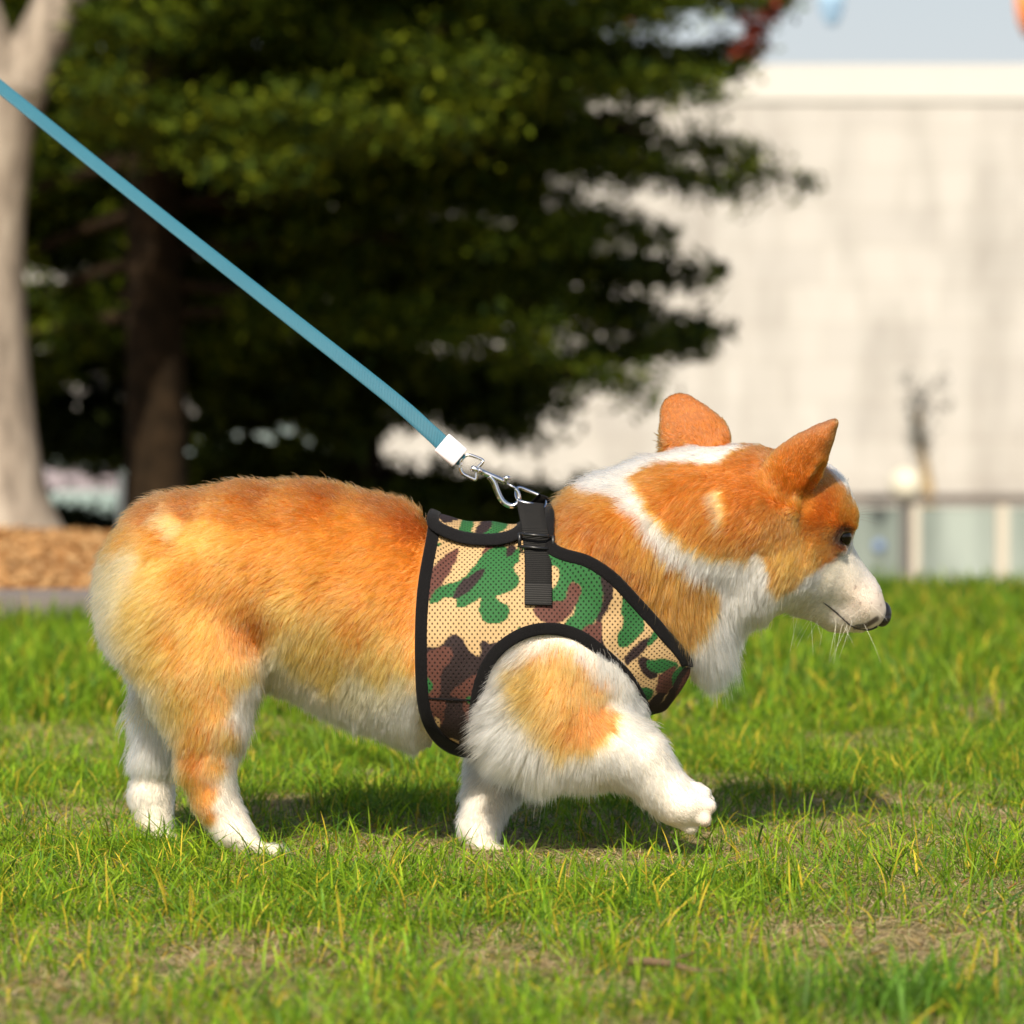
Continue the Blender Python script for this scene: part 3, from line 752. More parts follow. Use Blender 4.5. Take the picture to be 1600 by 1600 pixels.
# ---- coat colours: mapped from where a point lies along and up the dog
cR, cO, cL, cC, cW = (np.array(c) for c in ((.27, .073, .010), (.50, .160, .019), (.67, .275, .050), (.80, .54, .26), (.73, .665, .565)))
cDk = np.array((.22, .075, .02)); cP = np.array((.84, .68, .60))
def z1(*pts): return [(800 + x / 2.58, 580 + y / 2.58) for x, y in pts]
def z4(*pts): return [(660 + x / 3.077, 1000 + y / 3.077) for x, y in pts]
CTRL = [(300, 760, cR), (350, 745, cR), (400, 752, cR), (500, 755, cR), (600, 775, cR), (660, 810, cR), (450, 800, (cR + cO) / 2), (560, 825, cO), (350, 795, (cR + cO) / 2), (235, 805, cR), (195, 845, cO),
        (272, 822, cC*.35+cL*.65), (250, 850, cO), (300, 845, cL), (290, 790, cR), (330, 830, cL), (205, 875, (cC+cL)/2), (175, 935, cC*.5+cL*.5), (158, 1000, cC*.65+cL*.35), (170, 1070, (cW+cC)/2), (195, 1110, cC), (230, 1150, cC), (258, 1190, cC), (235, 885, cL),
        (225, 950, cL), (250, 1020, cL), (300, 900, cO), (300, 985, cL), (375, 930, cO), (392, 990, cR * .6 + cO * .4), (350, 1050, cL), (340, 1100, cL), (270, 1000, cO), (290, 1095, cL), (305, 1150, cO), (300, 1182, (cO+cR)/2), (285, 1215, (cO+cL)/2),
        (318, 1235, (cO+cL)/2), (325, 1275, (cO+cL)/2), (345, 1190, cL), (360, 1150, cL), (385, 1120, cW), (372, 1180, cW), (366, 1215, cW), (350, 1260, cW), (360, 1300, cW), (410, 1320, cW), (335, 1305, cW), (380, 1060, cL), (400, 1080, cW),
        (450, 950, cL), (500, 900, cO), (600, 900, cO), (620, 960, cO), (560, 975, cO), (600, 1010, cL), (500, 1000, cL), (440, 1035, cC), (425, 1100, (cW+cC)/2), (480, 1092, (cW+cC)/2), (520, 1105, (cW+cC)/2), (560, 1078, cC), (600, 1085, cC), (640, 1065, cC), (520, 1040, cL), (600, 1045, cL), (470, 1020, cL), (640, 1030, cL),
        (600, 1110, cW), (640, 1100, cW), (550, 1110, cW), (460, 1110, cW), (660, 1140, cW), (420, 900, cO), (440, 860, cO), (500, 850, cO), (640, 880, cO),
        (750, 900, cO), (750, 1100, cW), (740, 850, cR)]
cx = np.array([(a, b) for a, b, c in CTRL]); cc_ = np.array([c for a, b, c in CTRL])
NECK = z1((120, 520), (165, 495), (230, 466), (285, 468), (400, 500), (490, 570), (550, 670), (640, 760), (760, 810), (850, 850), (832, 930), (760, 1010), (700, 1075), (650, 1120), (560, 1040), (400, 900), (200, 760), (120, 700))
HEAD = z1((488, 425), (560, 378), (700, 362), (850, 368), (900, 318), (960, 296), (1090, 290), (1200, 300), (1250, 360), (1300, 430), (1350, 480), (1392, 530), (1425, 590), (1410, 645), (1365, 705), (1290, 765), (1240, 790), (1180, 812), (1168, 850), (1085, 880), (1045, 850), (1036, 760), (1000, 705), (960, 745), (900, 742), (800, 730), (720, 690), (600, 600), (540, 520))
NRUST = z1((165, 560), (230, 500), (330, 540), (430, 660), (560, 830), (560, 900), (420, 820), (300, 700), (200, 640))
SHO = z4((430, 120), (540, 50), (640, 15), (720, 45), (840, 160), (925, 230), (890, 290), (900, 330), (935, 365), (930, 440), (880, 490), (780, 535), (680, 560), (620, 530), (540, 440), (520, 380), (470, 300), (430, 200))
SHOD = z4((700, 290), (850, 280), (925, 350), (910, 430), (800, 500), (690, 520), (640, 440))
STRIPE = z1((800, 490), (850, 480), (870, 560), (860, 640), (830, 620), (815, 560))
SPOT = z1((0, 0), (1, 0), (1, 1))
def coat(P):
    q = P.copy(); q[:, 1] = -np.abs(q[:, 1])
    far = P[:, 1] > .02
    px, py = PX(q); A = np.column_stack([px, py])
    w1 = np.column_stack([fbm(P, 60, 1, 3), fbm(P, 60, 2, 3)]) - .5; A2 = A + w1 * 26
    w2 = np.column_stack([fbm(P, 170, 31, 2), fbm(P, 170, 32, 2)]) - .5
    d2 = ((A2[:, None, :] - cx[None]) ** 2).sum(2) + 60; wt = d2 ** -2.2
    col = (wt @ cc_) / wt.sum(1)[:, None]
    def put(poly, c, soft=5, warp=10, strength=1, mask=None):
        nonlocal col
        a = smooth(soft, -soft, poly_sd(A + w1 * warp + w2 * warp, poly)) * strength
        if mask is not None: a = a * mask
        col = col * (1 - a)[:, None] + (c if np.ndim(c) == 2 else np.array(c)[None]) * a[:, None]
    # head, neck and chest start white
    fr = smooth(-6, 6, (px - 872) + (py - 1000) * .0 + np.where(py > 1000, -140, 0)) * (px > 700)
    legs = ((py > 1195) | ((px > 700) & (py > 960)))
    fr = np.maximum(fr, smooth(715, 735, px) * (py > 960))
    col = col * (1 - fr)[:, None] + cW[None] * fr[:, None]
    n = fbm(P, 45, 8, 3)[:, None]
    og = cO * (1 - n) + (cR * .5 + cO * .5) * n
    put(NECK, og, 5, 14); put(NRUST, cR, 22, 14, .8)
    put(HEAD, cO * .52 + cR * .48, 5, 10)
    hl = smooth(860, 780, py) * smooth(1100, 1200, px) * smooth(1345, 1300, px); col = col * (1 - .45 * hl[:, None] * (col[:, 1] < .5)[:, None]) + cR * .45 * hl[:, None] * (col[:, 1] < .5)[:, None]
    put(STRIPE, cC, 7, 8, .8)
    put(z1((1060, 700), (1180, 690), (1290, 640), (1250, 780), (1150, 830), (1080, 860)), cL, 14, 14, .55)
    # light hair in front of the near ear, eye rim
    put(z1((1180, 470), (1225, 460), (1215, 560), (1150, 620), (1140, 560)), cL * .8, 12, 8, .7)
    # shoulder patch
    sm = smooth(.0, -.02, P[:, 1]) if True else None
    put(SHO, cC * .6 + cW * .4, 34, 16, .9); put(SHO, cL * .75 + cO * .25, 13, 18, .95); put(SHOD, cO * .5 + cR * .5, 12, 14, .7)
    lo_ = (px > 700) & (px < 860) & (py > 990) & (P[:, 1] < -.05)
    # ears
    ne = (P[:, 1] < -.030) & (px > 1180) & (py < 775) & (px + .85 * py > 1790); col[ne] = cO * .3 + cR * .7
    ey = (py < 712 + 0 * px) & (px > 1010) & (px < 1160); col[ey & (P[:, 1] > .045)] = cO * .25 + cR * .75
    nt = (P[:, 1] < -.024) & (px > 1190) & (py < 800) & (py > 640); 
    a = smooth(715, 655, py) * nt; col = col * (1 - .6 * a[:, None]) + cDk * .6 * a[:, None]
    # muzzle: pinkish skin shows through short hair
    mz = smooth(1290, 1350, px) * smooth(880, 940, py); col = col * (1 - .55 * mz[:, None]) + cP * .55 * mz[:, None]
    er = (py < 790) & (((px > 1015) & (px < 1165) & (P[:, 1] > .045)) | ((px > 1200) & (P[:, 1] < -.028))); col[er] = col[er] * rng.uniform(.72, 1.2, (er.sum(), 1))
    sp = (noise(P, 420, 91) > .86) & (px > 1335) & (py > 915); col[sp] = col[sp] * .45 + np.array((.35, .15, .13)) * .55 * .6
    # dark skin round eye and lips, crease left of the eye coloured darker
    for (ex, ey_, r, s_) in ((1320, 839, 20, .9), (1303, 840, 11, .45), (1309, 860, 10, .4), (1288, 838, 10, .25), (1324, 860, 10, .5)):
        a = smooth(r, r * .5, np.hypot(px - ex, (py - ey_) * .8)) * s_ * (~far); col = col * (1 - a[:, None]) + np.array((.03, .015, .01)) * a[:, None]
    a = smooth(7, 3, seg_d(A, [(1352, 987), (1368, 986), (1384, 976)])) * .9; col = col * (1 - a[:, None]) + np.array((.03, .02, .02)) * a[:, None]
    # far legs are white
    fl = (far & (py > 1120)) | ((P[:, 1] > -.03) & (px > 690) & (px < 860) & (py > 1195)); col[fl] = cW * .97
    # paws slightly soiled
    pw = smooth(1300, 1330, py); col = col * (1 - .25 * pw[:, None]) + np.array((.55, .42, .27)) * .25 * pw[:, None]
    pp = smooth(1085, 1105, px) * smooth(1240, 1285, py) * (px > 1060) * (P[:, 1] < -.04); col = col * (1 - .4 * pp[:, None]) + np.array((.72, .48, .38)) * .4 * pp[:, None]
    col = col * (.90 + .2 * fbm(P, 90, 44, 2)[:, None])
    return np.clip(col, 0, .92)
def seg_d(A, pts):
    d = np.full(len(A), 1e9)
    for a, b in zip(pts[:-1], pts[1:]):
        a, b = np.array(a, float), np.array(b, float); t = np.clip(((A - a) @ (b - a)) / ((b - a) @ (b - a)), 0, 1)
        d = np.minimum(d, np.hypot(*(A - a - t[:, None] * (b - a)).T))
    return d
skin = NM('dog_skin'); at = skin.n('ShaderNodeAttribute', attribute_name='col'); skin.bsdf(skin.mix(.06, at.outputs[0], (.5, .3, .2)), .7, spec=.3)
body = mesh_obj('corgi', V, Q, skin.m, None, True, coat(V))
tag(body, 'orange and white corgi in a camouflage harness walking across the lawn', 'dog')

# ---- where the harness lies (outline in side view)
HREG = spline([(682, 790), (668, 850), (655, 930), (652, 1030), (658, 1110), (682, 1158), (722, 1182), (760, 1192), (748, 1130), (754, 1075), (775, 1028), (815, 997), (860, 988), (905, 1000), (950, 1035), (978, 1065), (1000, 1105), (1008, 1140), (1045, 1105), (1080, 1042),
               (1040, 985), (1000, 940), (960, 898), (920, 872), (880, 860), (862, 845), (858, 790), (800, 760), (720, 760)], 5, True)
def side_px(P):
    q = P.copy(); q[:, 1] = -np.abs(q[:, 1]); return np.column_stack(PX(q))

# ---- fur
def make_fur(Vm, Qm, nhair, name, parent):
    tri = np.concatenate([Qm[:, [0, 1, 2]], Qm[:, [0, 2, 3]]]); a, b, c = Vm[tri[:, 0]], Vm[tri[:, 1]], Vm[tri[:, 2]]
    ar = np.linalg.norm(np.cross(b - a, c - a), axis=1) / 2; ctr = (a + b + c) / 3
    far = smooth(.01, .05, ctr[:, 1]); wgt = ar * (1 - .62 * far)
    cpx, cpy = PX(ctr)
    wgt = wgt * np.where((cpx > 1190) & (cpy > 640), 2.4, 1.0) * np.where((cpx > 1270) & (cpy > 850), 1.7, 1.0)
    wgt[ctr[:, 2] < .004] = 0
    pick = rng.choice(len(tri), nhair, p=wgt / wgt.sum()); u, v = rng.random(nhair), rng.random(nhair); s_ = u + v > 1; u[s_] = 1 - u[s_]; v[s_] = 1 - v[s_]
    P = a[pick] + u[:, None] * (b - a)[pick] + v[:, None] * (c - a)[pick]
    A = side_px(P)
    dT = GT.sample(P); dh = poly_sd(A, HREG)
    hid = (dh < 4) & (dT < .007) & ~((P[:, 1] < -.05) & (dT > .0045))
    P = P[~hid]; A = A[~hid]; dh = dh[~hid]; dT = dT[~hid]; n = len(P)
    eye = np.hypot(A[:, 0] - 1330, A[:, 1] - 838) < 9; nose = (A[:, 0] > 1370) & (A[:, 1] > 935)
    k_ = ~(eye & (P[:, 1] < .03)) & ~nose; P = P[k_]; A = A[k_]; dh = dh[k_]; dT = dT[k_]; n = len(P)
    Nn = G.grad(P, .004); px, py = A.T
    # guide field: x, y in the photo's plane (y down), length mm, lift
    GD = [(300, 770, -1, .25, 14, .30), (400, 755, -1, .12, 13, .42), (500, 755, -1, .12, 12, .42), (650, 800, -1, .25, 11, .36), (230, 810, -.9, .5, 15, .34), (280, 830, -.9, .5, 14, .25),
          (165, 930, -.5, .9, 24, .28), (150, 1010, -.3, 1, 26, .28), (175, 1090, .0, 1, 26, .24), (230, 1160, .15, 1, 24, .25), (270, 1195, .1, 1, 16, .2), (230, 950, -.8, .7, 22, .2), (300, 900, -.85, .55, 18, .18), (300, 1020, -.6, .8, 18, .16),
          (330, 1120, -.35, 1, 13, .15), (300, 1200, -.1, 1, 9, .16), (345, 1240, .35, 1, 7, .15), (380, 1310, .7, .7, 5, .15), (240, 1240, 0, 1, 7, .2), (250, 1300, .4, .8, 5, .2), (380, 1100, -.1, 1, 15, .18), (390, 990, -.4, 1, 14, .12), (450, 900, -.9, .5, 16, .16), (560, 850, -.95, .35, 15, .18),
          (600, 950, -.9, .55, 16, .16), (640, 900, -.95, .3, 13, .14), (430, 1020, -.35, 1, 20, .18), (440, 1095, .0, 1, 24, .22), (520, 1100, .1, 1, 26, .22), (600, 1060, -.5, .9, 20, .18), (620, 1130, .1, 1, 18, .2), (680, 1150, -.4, .8, 15, .2), (550, 1020, -.6, .8, 18, .16),
          (870, 780, -.75, .45, 12, .35), (930, 760, -.9, .35, 12, .28), (900, 820, -.5, .8, 13, .3), (868, 800, -.8, .4, 15, .5), (1000, 730, -.95, .3, 12, .2), (1080, 705, -1, .1, 9, .18), (1000, 860, -.45, .85, 18, .26), (940, 850, -.4, .9, 15, .25), (1080, 780, -.8, .6, 14, .18), (1050, 930, -.2, .9, 22, .24),
          (1120, 860, -.55, .8, 16, .2), (1150, 920, -.2, 1, 18, .22), (1110, 1000, .05, 1, 36, .28), (1130, 1030, .0, 1, 38, .3), (1070, 1010, -.05, 1, 26, .26), (1180, 960, .05, 1, 13, .25), (1200, 920, -.4, .9, 16, .2), (1190, 800, -.8, .45, 10, .16), (1150, 720, -1, .1, 8, .15),
          (1230, 870, -.5, .8, 11, .2), (1240, 950, -.4, .6, 7, .25), (1260, 880, -.7, .5, 7, .15), (1280, 780, -.6, -.45, 5, .2), (1310, 760, -.5, -.7, 5, .3), (1330, 800, -.3, -.8, 4, .3), (1300, 850, -.7, .2, 4, .15), (1310, 900, -.65, -.5, 3.6, .14), (1350, 920, -.6, -.75, 2.8, .14), (1370, 955, -.6, -.6, 1.8, .16), (1300, 965, -.7, -.1, 3.2, .2), (1340, 980, -.7, -.2, 2.8, .25),
          (880, 1040, -.4, .9, 15, .16), (950, 1070, -.2, .95, 12, .16), (800, 1050, -.9, .4, 24, .42), (785, 1090, -.95, .35, 30, .5), (770, 1130, -.9, .45, 32, .5), (795, 1180, -.6, .8, 34, .42), (840, 1200, -.15, 1, 32, .32), (870, 1130, -.25, .9, 16, .14), (900, 1200, -.1, .9, 17, .22), (950, 1130, .6, .55, 9, .14), (960, 1200, .3, .85, 13, .2), (1020, 1160, .75, .6, 7, .14), (1010, 1230, .5, .85, 10, .2), (1060, 1220, .65, .75, 6, .14), (1080, 1250, .8, .5, 4, .12), (1100, 1262, .8, .5, 2, .12), (1110, 1275, .8, .5, 1.8, .12), (1090, 1285, .8, .5, 2, .12),
          (730, 1200, -.35, .95, 14, .25), (760, 1250, 0, 1, 9, .2), (750, 1310, .2, .9, 5, .2), (800, 1210, .1, 1, 13, .2), (990, 1085, .2, .8, 14, .3), (1005, 1110, .3, .9, 16, .32),
          (1080, 660, -.3, -.95, 3.2, .12), (1040, 640, -.2, -1, 3, .12), (1120, 690, -.3, -.9, 4, .15), (1290, 680, .5, -.85, 2.6, .12), (1250, 720, .55, -.8, 4, .14), (1225, 770, .2, -.8, 7, .2), (1215, 810, -.3, .6, 9, .28)]
    GDn = np.array(GD, float)
    dd = ((A[:, None, :] - GDn[None, :, :2]) ** 2).sum(2) + 120; wt = dd ** -2.0; wt /= wt.sum(1)[:, None]
    D = wt @ GDn[:, 2:4]; Ln = (wt @ GDn[:, 4]) * .001; Ln = Ln * (1 - .24 * smooth(720, 640, px) * smooth(1150, 1050, py)); lift = wt @ GDn[:, 5]
    D = D / (np.linalg.norm(D, axis=1, keepdims=True) + 1e-9)
    # waves in the combing
    ang = (fbm(P, 34, 61, 2) - .5) * 1.1 + rng.normal(0, .13, n); ca, sa = np.cos(ang), np.sin(ang)
    D = np.column_stack([D[:, 0] * ca - D[:, 1] * sa, D[:, 0] * sa + D[:, 1] * ca])
    T = np.column_stack([D[:, 0], rng.normal(0, .12, n), -D[:, 1]])
    dn = (T * Nn).sum(1); long_ = smooth(.008, .018, Ln); T = T - Nn * np.where(dn < 0, dn, dn * (1 - .75 * long_))[:, None]; T /= np.linalg.norm(T, axis=1, keepdims=True) + 1e-9
    Ln = Ln * rng.uniform(.62, 1.12, n) * np.where(rng.random(n) < .04, 1.25, 1)
    near_h = smooth(3, 26, dh); onT = dT < .007
    Ln = np.where(onT, Ln * (.45 + .55 * near_h), Ln)
    lift = lift * (1 + (fbm(P, 70, 71, 2) - .5) * 1.0) + rng.normal(0, .05, n); stray = (rng.random(n) < .08) & (Ln > .006); lift = np.clip(lift + .03 + stray * .22, .12, .8); Ln = Ln * (1 + .3 * stray)
    K = 6; pts = np.zeros((n, K, 3)); pts[:, 0] = P - Nn * np.clip(Ln * .02, .00005, .0005)[:, None]; step = Ln / (K - 1)
    for k in range(1, K):
        s_ = (k - .5) / (K - 1); lf = lift * (1.25 - .75 * s_)
        d_ = T * (1 - lf)[:, None] + Nn * lf[:, None] + np.array((0, 0, -.22)) * s_
        d_ /= np.linalg.norm(d_, axis=1, keepdims=True); pts[:, k] = pts[:, k - 1] + d_ * step[:, None]
    # clumping
    m = max(n // 22, 10); ci = rng.choice(n, m, replace=False); kd = kdtree.KDTree(m)
    for i, j in enumerate(ci): kd.insert(P[j], i)
    kd.balance(); own = np.fromiter((kd.find(p)[1] for p in P), dtype=np.int64, count=n)
    cp = pts[ci[own]]; off = pts[:, :, :] - cp; s2 = np.linspace(0, 1, K)[None, :, None] ** 1.5
    amt = (.16 + .30 * rng.random(m))[own][:, None, None]
    lim = np.clip(Ln / .012, .25, 1)[:, None, None]
    pts = pts - off * s2 * amt * lim * 1.0
    col = coat(P)
    cl = rng.normal(1, .06, m)[own][:, None]; col = col * cl * rng.normal(1, .10, (n, 1))
    lt = rng.random(n) < .10; col[lt] = col[lt] * .6 + cC * .4
    rt = rng.random(n) < .06; sat = (col[:, 1] < .5); col[rt & sat] *= .6
    col = np.clip(col, .005, .93)
    cu = bpy.data.hair_curves.new(name); cu.add_curves([K] * n)
    cu.attributes['position'].data.foreach_set('vector', pts.astype(np.float32).ravel())
    w = np.array([1, 1, .95, .8, .5, .12]) if K == 6 else np.linspace(1, .1, K)
    base = np.interp(Ln, [.002, .01, .03], [.00019, .00021, .00017]) * np.where(P[:, 1] > .03, 1.5, 1)
    R = (base[:, None] * w[None]).astype(np.float32)
    ra = cu.attributes.get('radius') or cu.attributes.new('radius', 'FLOAT', 'POINT'); ra.data.foreach_set('value', R.ravel())
    ca_ = cu.attributes.new('hcol', 'FLOAT_COLOR', 'CURVE'); c4 = np.ones((n, 4), np.float32); c4[:, :3] = col; ca_.data.foreach_set('color', c4.ravel())
    o = bpy.data.objects.new(name, cu); COL.objects.link(o); o.parent = parent
    hm = NM('fur'); a_ = hm.n('ShaderNodeAttribute', attribute_name='hcol')
    h = hm.n('ShaderNodeBsdfHairPrincipled'); h.model = 'CHIANG'; h.parametrization = 'COLOR'
    hi_ = hm.n('ShaderNodeHairInfo'); g_ = hm.mix(hm.math('MULTIPLY', hi_.outputs['Intercept'], .35), hm.mix(.25, a_.outputs[0], (.8, .6, .35)), a_.outputs[0])
    hm.l(a_.outputs[0], h.inputs['Color']); h.inputs['Roughness'].default_value = .38; h.inputs['Radial Roughness'].default_value = .55
    h.inputs['Coat'].default_value = 0; h.inputs['IOR'].default_value = 1.45
    hm.l(h.outputs[0], hm.out.inputs[0]); cu.materials.append(hm.m)
    return o
fur = make_fur(V, Q, 420000, 'fur', body)
# ------------------------------------------------------------------ hits on the dog's surface
def hit(px, py, field, off=0.0, far=False, lo_=-.13, hi_=.10):
    Y = np.arange(lo_, hi_, .0004)
    if far:
        P = np.array([W(px, py, y) for y in Y]); P[:, 1] = -P[:, 1]
    else: P = np.array([W(px, py, y) for y in Y])
    s_ = field.sample(P); k = np.argmax(s_ < off)
    return P[k] if s_[k] < off else None
def on(px, py, field=None, off=0.0, fall=-.03):
    p = hit(px, py, field or G, off); return p if p is not None else W(px, py, fall)
black = NM('black_felt'); fe = black.noise(900, 3); black = black.bsdf(black.mix(fe, (.003, .003, .003), (.012, .011, .012)), .95, spec=.1, bump=fe, bstr=.8, bdist=.0008, sheen=.04)
chrome = NM('chrome').bsdf((.78, .78, .80), .14, metal=1)
# ------------------------------------------------------------------ harness
HGRID = .0013
a_ = W(635, 1210, 0); b_ = W(1095, 740, 0)
HGd = Grid((a_[0], -.118, a_[2]), (b_[0], .122, b_[2]), HGRID)
gx = np.stack(np.meshgrid(*[HGd.lo[k] + HGRID * np.arange(HGd.n[k]) for k in range(3)], indexing='ij'), -1).reshape(-1, 3)
sT = GT.sample(gx); keep_ = np.abs(sT - .010) < .016; gk = gx[keep_]; pxk = side_px(gk)
mpp = m_per_px(-.06)
def region_field(poly):
    r = np.full(len(gx), .05); r[keep_] = poly_sd(pxk, poly) * mpp; return r
def smax(a, b, k=.0016): return -smin(-a, -b, k)
rH = region_field(HREG)
OFF = .0065
wr_ = np.zeros(len(gx)); _g = gx[keep_]; wr_[keep_] = (fbm(_g * np.array((1, .6, .7)), 42, 301, 2) - .5) * .0056 + (noise(_g @ np.array([[.8, 0, .6], [0, 1, 0], [-.25, 0, .35]]), 60, 303) - .5) * .0012
sT = sT + wr_
def shell(off, th, reg): return smax(np.abs(sT - off) - th, reg).reshape(HGd.n)
def z2(*pts): return [(620 + x / 2.858, 660 + y / 2.858) for x, y in pts]
TAN, GRN, BRN, DRK = (np.array(c) for c in ((.47, .31, .15), (.022, .110, .030), (.100, .038, .028), (.024, .014, .014)))
CAMO = [(DRK, [(100, 1060), (190, 1000), (250, 945), (290, 965), (310, 1000), (350, 1040), (372, 1030), (380, 975), (420, 985), (470, 985), (480, 1080), (460, 1200), (470, 1560), (100, 1560)]),
        (BRN, [(120, 1050), (190, 1005), (245, 1005), (242, 1060), (200, 1120), (195, 1200), (175, 1260), (185, 1330), (150, 1330), (120, 1200)]),
        (BRN, [(240, 1215), (290, 1165), (380, 1115), (420, 1160), (400, 1330), (330, 1350), (300, 1290), (290, 1240)]),
        (BRN, [(130, 1250), (210, 1240), (215, 1290), (200, 1350), (170, 1330)]),
        (TAN, [(205, 1410), (260, 1415), (280, 1435), (250, 1455), (215, 1440)]), (GRN, [(130, 1140), (155, 1160), (158, 1190), (135, 1210)]), (GRN, [(310, 1228), (350, 1228), (350, 1252), (318, 1256)]),
        (TAN, [(170, 1310), (192, 1330), (190, 1360), (172, 1335)]),
        (BRN, [(130, 800), (130, 720), (160, 650), (220, 590), (272, 560), (272, 595), (240, 665), (200, 725), (160, 775)]),
        (BRN, [(380, 600), (400, 545), (470, 520), (480, 550), (430, 575)]),
        (GRN, [(160, 540), (200, 540), (190, 552), (165, 556)]),
        (GRN, [(145, 803), (185, 735), (290, 700), (345, 640), (400, 575), (480, 552), (505, 585), (545, 555), (548, 610), (520, 650), (547, 700), (528, 742), (480, 765), (445, 775), (450, 795), (492, 812), (502, 850), (480, 888), (425, 900), (383, 882), (365, 832), (372, 788), (325, 815), (272, 828), (268, 790), (225, 782), (180, 803)]),
        (DRK, [(248, 785), (280, 720), (330, 682), (385, 650), (388, 676), (345, 730), (295, 772)]), (DRK, [(490, 600), (495, 555), (530, 550), (520, 590)]),
        (GRN, [(560, 560), (690, 585), (800, 605), (900, 655), (920, 730), (918, 800), (902, 860), (860, 910), (800, 935), (742, 935), (755, 890), (790, 850), (802, 800), (822, 742), (790, 712), (765, 740), (750, 800), (690, 812), (670, 790), (720, 700), (700, 650), (640, 620)]),
        (TAN, [(560, 620), (700, 640), (722, 670), (715, 700), (690, 720), (560, 700)]),
        (BRN, [(610, 840), (640, 808), (700, 800), (752, 788), (765, 735), (790, 712), (822, 742), (802, 812), (770, 862), (740, 890), (690, 902), (640, 884)]),
        (DRK, [(912, 680), (960, 705), (968, 760), (944, 830), (912, 885), (918, 965), (940, 1020), (900, 1000), (880, 960), (890, 880), (920, 790)]),
        (BRN, [(820, 935), (880, 895), (915, 900), (912, 960), (900, 990), (850, 965)]),
        (GRN, [(1010, 775), (1042, 790), (1095, 860), (1105, 920), (1072, 962), (1032, 1002), (992, 1002), (985, 950), (1012, 900), (1002, 840)]),
        (DRK, [(1062, 1000), (1112, 965), (1135, 960), (1112, 1012), (1060, 1062), (1028, 1082), (1018, 1052)]),
        (DRK, [(1088, 1045), (1132, 1058), (1152, 1108), (1165, 1130), (1130, 1148), (1095, 1112), (1078, 1070)]),
        (GRN, [(1128, 1062), (1200, 1058), (1252, 1072), (1252, 1100), (1190, 1118), (1150, 1118), (1118, 1092)]), (GRN, [(1120, 985), (1150, 925), (1165, 960), (1130, 995)]),
        (BRN, [(1180, 1125), (1242, 1088), (1238, 1150), (1205, 1215), (1160, 1205), (1165, 1150)]), (GRN, [(1235, 1120), (1290, 1080), (1260, 1160), (1230, 1180)]),
        (GRN, [(1078, 1188), (1142, 1188), (1142, 1222), (1102, 1252), (1072, 1232)]), (DRK, [(1150, 1220), (1200, 1210), (1150, 1300), (1090, 1310), (1100, 1290)]), (GRN, [(1100, 1310), (1160, 1290), (1120, 1345), (1090, 1340)]),
        (DRK, [(1200, 1230), (1290, 1090), (1420, 1100), (1250, 1420), (1080, 1400)]), (BRN, [(1290, 1120), (1330, 1100), (1270, 1250), (1240, 1230)]), (GRN, [(536, 935), (545, 915), (568, 925), (560, 942)])]
CAMO = [(c, spline(z2(*p), 4, True)) for c, p in CAMO]
CAMF = [(c, spline(z2(*p), 4, True)) for c, p in [(DRK, [(180, 400), (300, 405), (280, 430), (220, 450), (200, 440)]), (GRN, [(285, 450), (300, 430), (340, 432), (345, 460), (335, 480), (355, 510), (290, 508), (278, 480)]),
        (DRK, [(350, 490), (370, 450), (420, 430), (470, 425), (430, 455), (400, 500), (370, 515)]), (GRN, [(385, 500), (420, 470), (430, 435), (470, 430), (497, 440), (490, 470), (450, 498), (400, 510)])]]
def camo(P, polys):
    A = side_px(P); A = A + (np.column_stack([noise(P, 300, 3), noise(P, 300, 4)]) - .5) * 3
    col = np.tile(TAN, (len(P), 1))
    for c, poly in polys:
        bb0, bb1 = poly.min(0) - 3, poly.max(0) + 3
        k = np.where(((A > bb0) & (A < bb1)).all(1))[0]
        if len(k):
            a = smooth(.9, -.9, poly_sd(A[k], poly))[:, None]; col[k] = col[k] * (1 - a) + c * a
    return col
cm_ = NM('camouflage_mesh'); at = cm_.n('ShaderNodeAttribute', attribute_name='col'); uvn = cm_.n('ShaderNodeAttribute', attribute_name='wuv')
sx = cm_.n('ShaderNodeSeparateXYZ'); cm_.l(uvn.outputs['Vector'], sx.inputs[0])
cxn = cm_.math('COSINE', cm_.math('MULTIPLY', sx.outputs[0], 2 * math.pi / .0044)); cyn = cm_.math('COSINE', cm_.math('MULTIPLY', sx.outputs[1], 2 * math.pi / .0052))
lat = cm_.math('MULTIPLY', cxn, cyn); dots = cm_.ramp(lat, [(.35, (0, 0, 0)), (.85, (1, 1, 1))])
col_ = cm_.mix(cm_.math('MULTIPLY', dots, .85), at.outputs[0], (.006, .004, .004))
camo_mat = cm_.bsdf(col_, .75, spec=.25, bump=cm_.math('SUBTRACT', 1, dots), bstr=.7, bdist=.0008)
def sheet(name, fld, mat, parent, polys=None):
    v, q = surface_nets(HGd, 0, fld); v = relax(v, q, 3)
    o = mesh_obj(name, v, q, mat, parent, True, camo(v, polys) if polys is not None else None)
    at_ = o.data.attributes.new('wuv', 'FLOAT_VECTOR', 'POINT'); zc = W(780, 985, 0)[2]
    th = np.arctan2(v[:, 2] - zc, np.abs(v[:, 1])); uv = np.column_stack([v[:, 0] + 0 * th, th * .088, 0 * th]).astype(np.float32)
    at_.data.foreach_set('vector', uv.ravel()); return o
